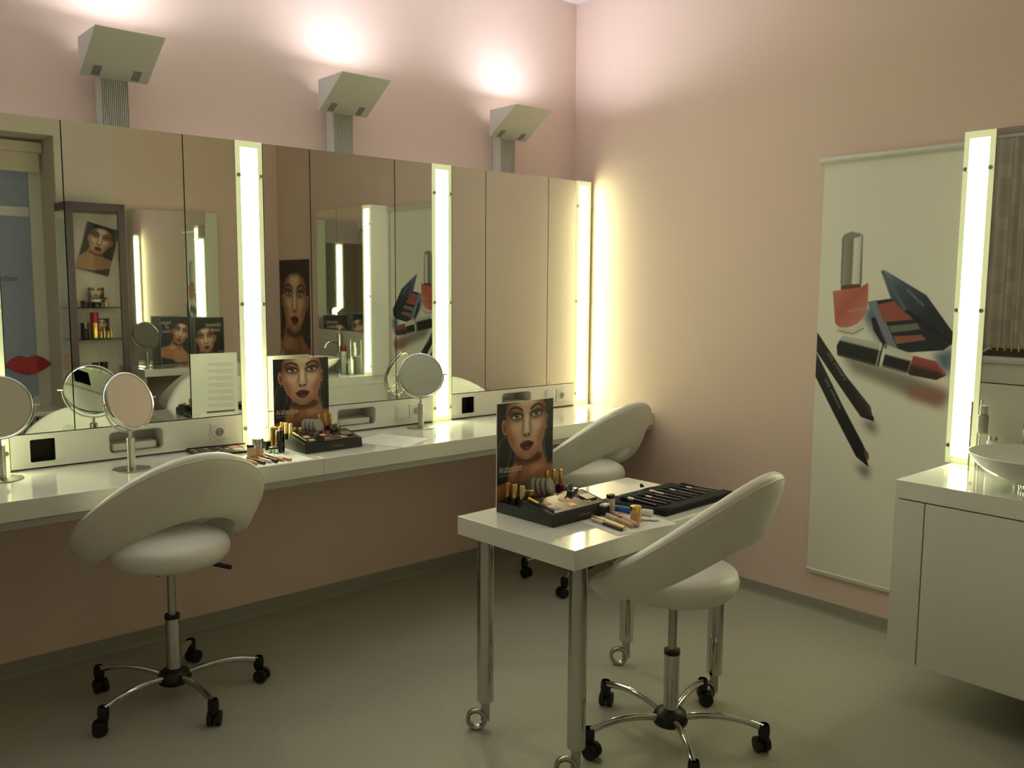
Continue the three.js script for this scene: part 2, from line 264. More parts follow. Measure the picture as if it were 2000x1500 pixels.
const bannerTex = canvasTex(620, 1881, (c, w, h) => {
  c.fillStyle = '#ece9da'; c.fillRect(0, 0, w, h); c.filter = 'blur(1.6px)';
  
  const fill = (pts, col) => { poly(c, pts); c.fillStyle = col; c.fill(); };
  const lin = (x0, y0, x1, y1, st) => { const g = c.createLinearGradient(x0, y0, x1, y1); st.forEach(([o, k]) => g.addColorStop(o, k)); return g; };
  // printed reflections on the printed table
  soft(c, 16, () => { fill([[120, 850], [430, 925], [590, 985], [560, 1040], [420, 1010], [180, 930]], '#8d877c'); fill([[420, 960], [590, 985], [570, 1050], [430, 1020]], '#9c6f60'); fill([[520, 830], [605, 800], [600, 900], [560, 900]], '#566a86'); fill([[230, 640], [330, 640], [360, 830], [300, 800], [215, 690]], '#5f6f88'); fill([[230, 1150], [286, 1145], [300, 1200]], '#5a4a44'); fill([[210, 1350], [275, 1350], [270, 1400]], '#4a4f58'); });
  // nail varnish
  c.fillStyle = lin(98, 0, 200, 0, [[0, '#5d5c52'], [0.12, '#9b9a8c'], [0.5, '#7e7d72'], [0.58, '#e9e8de'], [0.85, '#cfcfc6'], [1, '#2e2d2a']]);
  c.beginPath(); c.moveTo(99, 345); c.quadraticCurveTo(102, 318, 146, 314); c.quadraticCurveTo(192, 314, 194, 336); c.lineTo(198, 540); c.quadraticCurveTo(150, 560, 101, 545); c.closePath(); c.fill();
  c.fillStyle = '#8e8d80'; ell(c, 146, 330, 40, 12); c.fill();
  fill([[104, 548], [196, 542], [196, 562], [104, 570]], '#6a3f34');
  c.fillStyle = lin(66, 560, 228, 700, [[0, '#c87a68'], [0.5, '#b9604e'], [1, '#d08a76']]);
  c.beginPath(); c.moveTo(66, 575); c.lineTo(104, 570); c.lineTo(196, 556); c.lineTo(228, 537); c.quadraticCurveTo(234, 620, 225, 663); c.quadraticCurveTo(200, 735, 120, 737); c.quadraticCurveTo(92, 735, 84, 715); c.closePath(); c.fill();
  fill([[88, 733], [160, 740], [222, 700], [221, 745], [180, 770], [119, 769]], '#d9d4c6'); c.strokeStyle = '#6b675c'; c.lineWidth = 3; c.beginPath(); c.moveTo(95, 750); c.lineTo(170, 762); c.lineTo(218, 735); c.stroke();
  c.fillStyle = '#d8b09a'; c.font = 'italic 19px serif'; c.save(); c.translate(140, 668); c.rotate(-0.18); c.fillText('Arabesque', 0, 0); c.restore();
  // compact
  fill([[230, 621], [370, 598], [600, 740], [592, 785], [560, 812], [400, 832], [330, 806]], '#1b2027');
  fill([[230, 621], [268, 612], [372, 815], [330, 804]], '#7d8592');
  fill([[274, 631], [365, 608], [430, 691], [306, 706]], '#a05348'); fill([[326, 721], [448, 705], [464, 730], [342, 750]], '#6f786a'); fill([[351, 765], [470, 752], [490, 773], [365, 798]], '#9b5b4c');
  fill([[250, 690], [268, 686], [300, 760], [330, 815], [318, 820], [262, 740]], '#0d0e12');
  c.fillStyle = lin(282, 485, 480, 700, [[0, '#8b95a6'], [0.35, '#4a5668'], [1, '#1b2330']]);
  poly(c, [[282, 488], [290, 482], [300, 484], [479, 588], [597, 742], [594, 790], [560, 770], [500, 722], [391, 660], [330, 600]]); c.fill();
  fill([[282, 488], [293, 486], [405, 650], [391, 660]], '#5d6672'); fill([[391, 655], [405, 650], [590, 770], [592, 783], [500, 735]], '#0c1016');
  c.fillStyle = '#a9b0b5'; c.font = 'italic 20px serif'; c.save(); c.translate(392, 566); c.rotate(0.75); c.fillText('Arabesque', 0, 0); c.restore();
  // lipstick
  c.fillStyle = lin(210, 770, 190, 880, [[0, '#d9d8ce'], [0.35, '#b9b8ae'], [0.42, '#171613'], [0.85, '#0e0d0c'], [1, '#55544e']]);
  poly(c, [[120, 772], [306, 797], [289, 900], [103, 863], [97, 820]]); c.fill();
  for (let i = 0; i < 3; i++) { c.strokeStyle = i % 2 ? '#2a2926' : '#e0dfd4'; c.lineWidth = 5; c.beginPath(); c.moveTo(300 + i * 9, 798 + i); c.lineTo(282 + i * 9, 898 + i); c.stroke(); }
  c.fillStyle = lin(380, 815, 360, 915, [[0, '#cfcec4'], [0.35, '#dedcd2'], [0.45, '#1a1917'], [0.8, '#121110'], [1, '#cfcabd']]);
  poly(c, [[326, 802], [438, 835], [417, 920], [308, 902]]); c.fill();
  c.fillStyle = lin(500, 850, 480, 940, [[0, '#a8574a'], [0.4, '#8d4439'], [0.55, '#4a2a24'], [1, '#33211d']]);
  poly(c, [[440, 842], [534, 860], [580, 913], [539, 937], [432, 925], [420, 915]]); c.fill(); fill([[534, 860], [580, 913], [566, 915], [548, 888]], '#b7604f');
  // pencils
  const pencil = (pts, tip, a, b) => { c.fillStyle = lin(pts[1][0] + 30, pts[1][1] - 20, pts[1][0] - 60, pts[1][1] + 40, [[0, a], [0.3, '#2a2522'], [0.45, b], [1, '#0b0a0a']]); poly(c, pts); c.fill(); fill(tip, '#7a4a36'); };
  pencil([[0, 764], [150, 955], [267, 1077], [284, 1141], [226, 1128], [120, 1000], [0, 850]], [], '#6a5348', '#1b1311');
  fill([[240, 1118], [284, 1120], [284, 1141]], '#0a0908');
  pencil([[0, 855], [136, 1083], [244, 1253], [273, 1347], [214, 1310], [100, 1130], [0, 965]], [[246, 1258], [270, 1290], [272, 1318], [252, 1302]], '#7b8087', '#14171b');
  c.fillStyle = '#b9b49e'; c.font = '20px sans-serif'; c.save(); c.translate(152, 968); c.rotate(Math.PI + 0.9); c.fillText('Arabesque  Kajal', 0, 0); c.restore(); c.save(); c.translate(132, 1098); c.rotate(Math.PI + 1.02); c.fillText('Arabesque  Kajal', 0, 0); c.restore();
});
const print = (t, r = 0.35) => new THREE.MeshPhysicalMaterial({ map: t, roughness: r });
function picture(parent, name, w, h, t, m, thick = 0.003) {      // a flat card with the print on its +z face
  const card = part(name, box(w, h, thick), m, parent, [0, h / 2, 0]);
  part('print', new THREE.PlaneGeometry(w - 0.002, h - 0.002), print(t), card, [0, 0, thick / 2 + 0.0006]); return card;
}

// ------------------------------------------------------------------ light strips
const ordinal = ['strip standing at the far left end of the mirrors', 'strip cut off by the left edge of the picture', 'strip between the left and middle mirrors', 'strip between the middle and right mirrors', 'strip in the corner beside the pink wall'];
function lightStrip(label, w, h, depth, pos, turn, group) {        // base centre of the back; faces local +z
  const t = thing('light_strip', label, 'light', pos, turn, group);
  const rec = 0.036;
  const cw = w * 0.655, ch = h - 0.052, rim = rrect(w, h, 0.002), hole = new THREE.Path();
  hole.moveTo(-cw / 2, -ch / 2); hole.lineTo(-cw / 2, ch / 2); hole.lineTo(cw / 2, ch / 2); hole.lineTo(cw / 2, -ch / 2); hole.lineTo(-cw / 2, -ch / 2); rim.holes.push(hole);
  part('housing', mergeGeometries([at(box(w, h, depth - 0.004 - rec), 0, 0, (depth - 0.004 - rec) / 2), ...[-1, 1].map((q) => at(box((w - cw) / 2, h, rec), q * (w + cw) / 4, 0, depth - 0.004 - rec / 2)), ...[-1, 1].map((q) => at(box(cw, (h - ch) / 2, rec), 0, q * (h + ch) / 4, depth - 0.004 - rec / 2))]), M.laminate, t, [0, h / 2, 0]);
  part('acrylic_cover', extrude(rim, 0.0035), M.glowRim, t, [0, h / 2, depth - 0.0035]);
  part('diffuser', box(cw - 0.001, ch - 0.001, 0.003), M.glowCore, t, [0, h / 2, depth - 0.002 - rec]);
  for (const y of [0.069, 0.595, 1.126]) for (const s of [-1, 1]) part('screw_cap', cyl(0.008, 0.008, 14), M.satin, t, [s * (w / 2 - 0.011), y * h / 1.265, depth + 0.003], [Math.PI / 2, 0, 0]);
  const L = new THREE.RectAreaLight(TUBE, TUBE_POWER, cw - 0.002, ch - 0.002); L.position.set(0, h / 2, depth + 0.002 - rec); L.rotation.y = Math.PI; t.add(L);
  return t;
}
const P = 0.9934, X3 = -0.0125, SW = 0.118, H = 0.8227, YT = 2.0881, YB = 0.9542, ZM = 0.15;
const S = (k) => X3 - (3 - k) * P;       // right edge of strip k
for (let k = 0; k <= 3; k++) lightStrip('tall glowing white light ' + ordinal[k + 1], SW - 0.002, YT - H, ZM, [S(k) - SW / 2, H, 0], 0, 'mirror light strips');

// ------------------------------------------------------------------ mirror wall
const mirrorDoorGeo = {};
function mirrorDoor(label, x0, x1, tabs, group, y0 = YB, y1 = YT) {
  const w = x1 - x0 - 0.004, h = y1 - y0 - 0.004, t = thing('mirror_door', label, 'mirror', [(x0 + x1) / 2, y0 + 0.002, ZM - 0.02], 0, group);
  part('board', box(w, h, 0.014), M.mirrorEdge, t, [0, h / 2, 0.007]);
  part('mirror_glass', box(w, h, 0.005), M.mirror, t, [0, h / 2, 0.0175]);
  for (const s of tabs) {
    const sh = new THREE.Shape(); sh.absarc(0, 0, 0.018, 0, Math.PI); sh.lineTo(-0.018, 0);
    part('finger_tab', extrude(sh, 0.006, 0.001), M.glass, t, [s * (w / 2 - 0.02), 0.001, 0.0215]);
  }
  return t;
}
const places = ['far left', 'left', 'middle', 'right'];
for (let k = 0; k <= 3; k++) {
  const l = S(k - 1), r = S(k) - SW, a = r - 0.6556, b = r - 0.2153, pl = places[k];
  const bd = thing('mirror_cabinet', `white cabinet carcass behind the ${pl} mirror doors`, 'cabinet', [(l + r) / 2, YB, 0]);
  part('body', box(r - l, YT - YB, ZM - 0.024), M.laminate, bd, [0, (YT - YB) / 2, (ZM - 0.024) / 2]);
  mirrorDoor(`narrow left-hand mirror door of the ${pl} mirror set`, l, a, [1], 'mirror doors');
  mirrorDoor(`wide centre mirror door of the ${pl} mirror set`, a, b, [k === 3 ? -1 : 1], 'mirror doors');
  mirrorDoor(`narrow right-hand mirror door of the ${pl} mirror set`, b, r, [-1], 'mirror doors');
  // service panel below, with waste opening, tissue slot and socket
  const w = r - l - 0.004, h = YB - H - 0.008, cx = (l + r) / 2, cy = h / 2;
  const sp = thing('service_panel', `white panel with tissue slot and socket under the ${pl} mirrors`, 'panel', [cx, H + 0.006, 0], 0, 'panels under the mirrors');
  const face0 = new THREE.Shape(); face0.moveTo(-w / 2, 0); face0.lineTo(w / 2, 0); face0.lineTo(w / 2, h); face0.lineTo(-w / 2, h); face0.lineTo(-w / 2, 0);
  const slotX = (a + b) / 2 - cx, sqX = l + 0.108 - cx;
  const put = (path, x, y) => { const q = path.getPoints(8).map((p) => new THREE.Vector2(p.x + x, p.y + y)); face0.holes.push(new THREE.Path(q)); };
  put(rrect(0.2, 0.08, 0.018, THREE.Path), slotX, cy); put(rrect(0.084, 0.084, 0.006, THREE.Path), sqX, cy);
  part('face', extrude(face0, 0.008), M.panel, sp, [0, 0, ZM - 0.009]);
  const well = (x, ww, hh, d, m, name) => part(name, mergeGeometries([at(box(ww + 0.01, hh + 0.01, 0.004), x, cy, ZM - 0.011 - d), at(box(ww + 0.01, 0.004, d), x, cy - hh / 2 - 0.004, ZM - 0.01 - d / 2), at(box(ww + 0.01, 0.004, d), x, cy + hh / 2 + 0.004, ZM - 0.01 - d / 2), at(box(0.004, hh + 0.01, d), x - ww / 2 - 0.003, cy, ZM - 0.01 - d / 2), at(box(0.004, hh + 0.01, d), x + ww / 2 + 0.003, cy, ZM - 0.01 - d / 2)]), m, sp);
  well(slotX, 0.2, 0.08, 0.12, M.laminate, 'slot_box'); well(sqX, 0.084, 0.084, 0.05, M.dark, 'waste_opening');
  part('trim_ring', extrude((() => { const o = rrect(0.206, 0.086, 0.021), i = rrect(0.2, 0.08, 0.018, THREE.Path); o.holes.push(new THREE.Path(i.getPoints(8))); return o; })(), 0.002), M.satin, sp, [slotX, cy, ZM - 0.001]);
  solid('tissue_stack', `folded white tissues inside the slot under the ${pl} mirrors`, 'tissues', rbox(0.17, 0.03, 0.09, 0.008), M.paper, [cx + slotX, H + 0.006 + cy - 0.025, ZM - 0.065], null, 'tissue stacks');
  const socket = (x, blank) => {
    const s = thing('wall_socket', blank ? `blank square cover beside the socket under the ${pl} mirrors` : `round white power socket in the panel under the ${pl} mirrors`, 'socket', [x, H + 0.006 + cy, ZM - 0.001], 0, blank ? undefined : 'power sockets');
    part('frame', rbox(0.072, 0.072, 0.008, 0.004), M.white, s, [0, 0, 0.003]);
    if (blank) { part('cover', rbox(0.054, 0.054, 0.006, 0.003), M.white, s, [0, 0, 0.007]); return; }
    const g = new THREE.Shape(); g.absarc(0, 0, 0.026, 0, Math.PI * 2); const hole = new THREE.Path(); hole.absarc(0, 0, 0.0195, 0, Math.PI * 2, true); g.holes.push(hole);
    part('insert', extrude(g, 0.004), M.white, s, [0, 0, 0.007]); part('well', cyl(0.0195, 0.002, 24), M.powder, s, [0, 0, 0.0076], [Math.PI / 2, 0, 0]);
    for (const q of [-1, 1]) part('pin_hole', cyl(0.0028, 0.001, 10), M.black, s, [q * 0.0095, 0, 0.009], [Math.PI / 2, 0, 0]);
    for (const q of [-1, 1]) part('earth_clip', box(0.006, 0.004, 0.003), M.satin, s, [0, q * 0.0175, 0.0095]);
  };
  socket(r - 0.105); if (k >= 2) socket(r - 0.185, true);
}

// worktop
{
  const t = thing('worktop', 'long glossy white make-up counter running below the mirrors', 'counter', [0, 0, 0]);
  const x0 = S(-1) - SW - 0.02, xj = -2.0;
  for (const [a, b] of [[x0, xj - 0.0006], [xj + 0.0006, -0.001]]) part('slab', rbox(b - a, 0.065, 0.629, 0.002), M.gloss, t, [(a + b) / 2, H - 0.0325, 0.3155]);
  part('support_rail', box(-x0 - 0.002, 0.026, 0.03), M.greyRail, t, [x0 / 2, H - 0.078, 0.608]);
  part('wall_rail', box(-x0 - 0.002, 0.05, 0.04), M.greyRail, t, [x0 / 2, H - 0.09, 0.021]);
}

// uplights over the mirrors
for (let k = 0; k <= 3; k++) {
  const r = S(k) - SW, cx = r - 0.435;
  const t = thing('uplighter', `grey wedge-shaped uplighter above the ${places[k]} mirror set`, 'lamp', [cx, YT, 0], 0, 'uplighters');
  part('column', rbox(0.105, 0.2, 0.058, 0.003), M.lampWhite, t, [0, 0.1, 0.03]);
  const ribs = []; for (let i = 0; i < 15; i++) ribs.push(at(box(0.0038, 0.19, 0.007), -0.049 + i * 0.007, 0.097, 0.062));
  part('cooling_ribs', mergeGeometries(ribs), M.lampGrey, t).userData.kind = 'stuff';
  const y0 = 0.186, y1 = 0.32, z0 = 0.062, z1 = 0.272, W = 0.246;
  const tri = new THREE.Shape(); tri.moveTo(z0, y0); tri.lineTo(z1, y1); tri.lineTo(z0, y1); tri.lineTo(z0, y0);
  for (const s of [-1, 1]) part('side_plate', extrude(tri, 0.004).rotateY(-Math.PI / 2), M.lampWhite, t, [s > 0 ? W / 2 : -W / 2 + 0.004, 0, 0]);
  part('back_plate', box(W - 0.008, y1 - y0 - 0.035, 0.004), M.lampWhite, t, [0, (y0 + y1 - 0.035) / 2, z0 + 0.002]);
  const len = Math.hypot(z1 - z0, y1 - y0), ang = Math.atan2(z1 - z0, y1 - y0);
  const pl = part('front_plate', box(W, len, 0.004), M.lampGrey, t, [0, (y0 + y1) / 2, (z0 + z1) / 2 + 0.002], [ang, 0, 0]);
  for (const s of [-1, 1]) part('vent', box(0.03, 0.05, 0.0015), std('#8b8a80', 0.5), pl, [s * 0.072, -len / 2 + 0.035, 0.0026]);
  part('lamp_tube', cyl(0.012, 0.19, 16), M.glowLamp, t, [0, 0.284, 0.175], [0, 0, Math.PI / 2]);
  const L = new THREE.RectAreaLight(HALIDE, HALIDE_POWER, 0.2, 0.05); L.position.set(0, 0.306, 0.185); L.rotation.x = Math.PI / 2 + 0.5; t.add(L);
}

// ------------------------------------------------------------------ swivel chairs
const chairParts = (() => {
  const N = 72, Mseg = 28, pos = [], uv = [], idx = [], lim = 142 * Math.PI / 180;
  const sec = (s) => {
    const th = s * lim, e = Math.max(0, Math.abs(s) - 0.55) / 0.45, co = Math.cos(th);
    const rU = 0.316 - 0.055 * e * e, rL = 0.238 - 0.03 * e * e, yU = 0.687 + 0.21 * co + 0.052 * co * co, yL = 0.562 + 0.1 * co + 0.055 * co * co;
    const dir = V3(Math.sin(th), 0, co);
    const U = dir.clone().multiplyScalar(rU).setY(yU), Lw = dir.clone().multiplyScalar(rL).setY(yL);
    const c = U.clone().add(Lw).multiplyScalar(0.5), e1 = U.clone().sub(Lw), hh = e1.length() / 2; e1.normalize();
    const tan = V3(co, 0, -Math.sin(th)), e2 = tan.clone().cross(e1).normalize(); if (e2.dot(dir) < 0) e2.negate();
    const cap = Math.sqrt(Math.max(0.0, 1 - Math.pow(Math.abs(s), 14)));
    return { c, e1, e2, hh: hh * (0.15 + 0.85 * cap), tt: 0.03 * (0.1 + 0.9 * cap) };
  };
  const pt = (q, a, k = 1) => { const ca = Math.cos(a), sa = Math.sin(a), f = (v, p) => Math.sign(v) * Math.pow(Math.abs(v), p); return q.c.clone().addScaledVector(q.e1, f(sa, 0.55) * q.hh * k).addScaledVector(q.e2, f(ca, 0.75) * q.tt * k); };
  for (let i = 0; i <= N; i++) { const q = sec(-1 + 2 * i / N); for (let j = 0; j <= Mseg; j++) { const p = pt(q, j / Mseg * Math.PI * 2); pos.push(p.x, p.y, p.z); uv.push(i / N * 1.4, j / Mseg * 0.5); } }
  for (let i = 0; i < N; i++) for (let j = 0; j < Mseg; j++) { const a = i * (Mseg + 1) + j, b = a + Mseg + 1; idx.push(a, b, a + 1, b, b + 1, a + 1); }
  for (const i of [0, N]) { const c = sec(i ? 1 : -1).c, m = pos.length / 3; pos.push(c.x, c.y, c.z); uv.push(0, 0); for (let j = 0; j < Mseg; j++) { const a = i * (Mseg + 1) + j; idx.push(...(i ? [a, m, a + 1] : [a, a + 1, m])); } }
  const band = new THREE.BufferGeometry(); band.setAttribute('position', new THREE.Float32BufferAttribute(pos, 3)); band.setAttribute('uv', new THREE.Float32BufferAttribute(uv, 2)); band.setIndex(idx); band.computeVertexNormals();
  const pip = []; for (let i = 3; i <= 60; i++) pip.push(pt(sec(-0.96 + 1.92 * (i - 3) / 57), 0.95, 1.0));
  const piping = tube(pip, 0.0022, 90, 6);
  const seat = lathe([[0.001, 0.51], [0.15, 0.51], [0.185, 0.518], [0.204, 0.54], [0.208, 0.562], [0.2, 0.588], [0.17, 0.606], [0.1, 0.616], [0.0005, 0.618]], 56);
  const arm = tube([V3(0.03, 0.082, 0), V3(0.09, 0.098, 0), V3(0.17, 0.106, 0), V3(0.24, 0.1, 0), V3(0.295, 0.086, 0)], 0.0115, 24, 12);
  const lower = lathe([[0.026, 0.085], [0.026, 0.3], [0.0245, 0.303]], 28), upper = cyl(0.0145, 0.2, 20);
  const hub = lathe([[0.001, 0.055], [0.04, 0.055], [0.056, 0.064], [0.06, 0.08], [0.052, 0.1], [0.036, 0.112], [0.026, 0.116]], 32);
  const capG = lathe([[0.001, 0.02], [0.0, 0.021], [0.015, 0.02], [0.018, 0.012], [0.019, -0.008], [0.016, -0.03], [0.001, -0.03]].slice(2), 20);
  const wheel = cyl(0.025, 0.017, 24), wheelHub = cyl(0.011, 0.046, 14);
  return { band, piping, seat, arm, lower, upper, hub, capG, wheel, wheelHub };
})();
function chair(label, x, z, backAngle, base0, group, casterTurn = 0.6) {     // backAngle turns the back from +z; base0 is the angle of the first foot
  const t = thing('swivel_chair', label, 'chair', [x, 0, z], backAngle, group), C = chairParts;
  const bk = part('backrest', C.band, M.leather, t); part('piping', C.piping, M.leather, bk);
  part('seat', C.seat, M.leather, t);
  part('seat_plate', rbox(0.16, 0.024, 0.16, 0.008), M.black, t, [0, 0.5, 0]);
  const lv = part('lever', tube([V3(0.02, 0.496, 0.0), V3(0.1, 0.49, 0.02), V3(0.16, 0.472, 0.03)], 0.004, 12, 8), M.black, t); part('lever_grip', tube([V3(0.15, 0.476, 0.028), V3(0.21, 0.452, 0.04)], 0.0085, 6, 10), M.black, lv);
  part('gas_lift', C.upper, M.satin, t, [0, 0.395, 0]); const col = part('column', C.lower, M.chrome, t); part('collar', cyl(0.0265, 0.014, 24), M.black, col, [0, 0.308, 0]);
  part('hub', C.hub, M.black, t);
  for (let i = 0; i < 5; i++) {
    const a = base0 + i * Math.PI * 2 / 5 - backAngle * -1;           // world angle kept while the seat turns
    part('leg', C.arm, M.chrome, t, null, [0, -a, 0]);
    const cs = new THREE.Group(); cs.name = 'caster'; cs.position.set(Math.cos(a) * 0.3, 0.078, Math.sin(a) * 0.3); cs.rotation.y = casterTurn + i * 1.9; t.add(cs);
    part('cap', C.capG, M.rubber, cs);
    for (const s of [-1, 1]) part('wheel', C.wheel, M.rubber, cs, [s * 0.0135, -0.053, 0.012], [0, 0, Math.PI / 2]);
    part('axle', C.wheelHub, M.rubber, cs, [0, -0.05, 0.012], [0, 0, Math.PI / 2]);
  }
  return t;
}
const D = Math.PI / 180;
chair('white leather swivel chair at the left end of the mirror counter', -2.586, 0.562, 2 * D, 14 * D, 'white swivel chairs');
chair('white leather swivel chair in the corner by the pink wall', -0.5, 0.6, 6 * D, 9 * D, 'white swivel chairs');
chair('white leather swivel chair pushed up to the small table', -1.45, 1.93, 9 * D, -16 * D, 'white swivel chairs');
chair('white leather swivel chair at the rear desk, seen only in the mirror', -1.04, 3.27, 176 * D, 30 * D, 'white swivel chairs');

// ------------------------------------------------------------------ table on wheels
const TX = -1.957, TZ = 1.4318, TA = 0.0429, TY = 0.7482;
{
  const t = thing('side_table', 'small white table on four chrome wheeled legs', 'table', [TX, 0, TZ], TA);
  part('table_top', rbox(0.8796, 0.061, 0.5198, 0.0015), M.gloss, t, [0.4398, TY - 0.0305, 0.2599]);
  const ring = lathe([[0.024, -0.011], [0.034, -0.011], [0.037, -0.006], [0.037, 0.006], [0.034, 0.011], [0.024, 0.011], [0.024, -0.011]], 36);
  for (const [u, v] of [[0.085, 0.045], [0.085, 0.46], [0.84, 0.045], [0.84, 0.455]]) {
    const lg = part('leg', lathe([[0.0005, 0.1], [0.026, 0.1], [0.0285, 0.103], [0.0285, TY - 0.061]], 36), M.chrome, t, [u, 0, v]);
    const br = part('wheel_bracket', rbox(0.012, 0.075, 0.03, 0.003), M.satin, lg, [0.0, 0.066, 0.0], [0, 0.75, 0]);
    part('ring_wheel', ring, M.satin, lg, [-0.024, 0.037, -0.018], [Math.PI / 2, 0, 0.75 + 0.12]);
  }
}
const tab = (u, v, y = TY) => [TX + u * Math.cos(TA) + v * Math.sin(TA), y, TZ - u * Math.sin(TA) + v * Math.cos(TA)];
// world position helper for things standing on the table: given x, z
const onT = (x, z) => [x, TY + 0.0004, z], onC = (x, z) => [x, H + 0.0004, z];

// ------------------------------------------------------------------ make-up products
const geoP = {
  tubeBody: cyl(0.0085, 0.03, 20), tubeCap: cyl(0.0082, 0.038, 20),
  disc: lathe([[0.0005, 0], [0.033, 0], [0.036, 0.002], [0.036, 0.01], [0.034, 0.013], [0.0005, 0.013]], 36),
};
function lipstick(label, p, cap, base, group, h = 1) {
  const t = thing('lipstick', label, 'lipstick', p, 0, group);
  part('base', cyl(0.0085, 0.022, 20), base, t, [0, 0.011, 0]); part('ring', cyl(0.0088, 0.004, 20), M.gold, t, [0, 0.024, 0]); part('cap', lathe([[0.0085, 0], [0.0085, 0.034 * h], [0.0075, 0.037 * h], [0.0003, 0.037 * h]], 20), cap, t, [0, 0.026, 0]); return t;
}
function polish(label, p, body, cap, group) {
  const t = thing('nail_polish', label, 'nail polish', p, 0, group);
  part('bottle', rbox(0.022, 0.042, 0.022, 0.006), body, t, [0, 0.021, 0]); part('cap', lathe([[0.0075, 0.042], [0.0075, 0.088], [0.006, 0.091], [0.0003, 0.091]], 20), cap, t); return t;
}
function pot(label, p, r, h, body, lid, lidH, category = 'jar', name = 'cosmetic_jar', group) {
  const t = thing(name, label, category, p, 0, group);
  part('body', lathe([[0.0005, 0], [r * 0.93, 0], [r, 0.003], [r, h - lidH], [0.0005, h - lidH]], 24), body, t); part('lid', lathe([[r * 0.98, h - lidH], [r * 1.02, h - lidH + 0.001], [r * 1.02, h - 0.002], [r * 0.95, h], [0.0005, h]], 24), lid, t); return t;
}
function pen(label, p, len, r, turn, body, cap, group, tilt = 0, category = 'make-up pen') {  // lies along local z
  const t = thing('cosmetic_pen', label, category, [p[0], p[1] + r, p[2]], turn, group); t.rotation.order = 'YXZ'; t.rotation.x = tilt;
  part('barrel', cyl(r, len * 0.58, 16), body, t, [0, 0, len * 0.21], [Math.PI / 2, 0, 0]); part('cap', cyl(r * 1.03, len * 0.4, 16), cap, t, [0, 0, -len * 0.29], [Math.PI / 2, 0, 0]); part('ring', cyl(r * 1.08, len * 0.02, 16), M.gold, t, [0, 0, -len * 0.085], [Math.PI / 2, 0, 0]); return t;
}
const logoTex = canvasTex(256, 64, (c) => { c.clearRect(0, 0, 256, 64); c.fillStyle = '#8d867a'; c.font = '46px sans-serif'; c.save(); c.translate(6, 46); c.scale(0.95, 1); c.fillText('Arabesque', 0, 0); c.restore(); });
const logoMat = new THREE.MeshStandardMaterial({ map: logoTex, transparent: true, roughness: 0.6 });
const backTex = canvasTex(532, 724, (c, w, h) => { c.fillStyle = '#e6e3da'; c.fillRect(0, 0, w, h); c.fillStyle = '#bdbab0'; for (let i = 0; i < 7; i++) for (let j = 0; j < 3; j++) c.fillRect(50, 110 + i * 78 + j * 17, 300 - (j === 2 ? 110 : 0), 7); c.fillStyle = '#5c5d56'; c.fillRect(40, h - 66, 330, 22); });
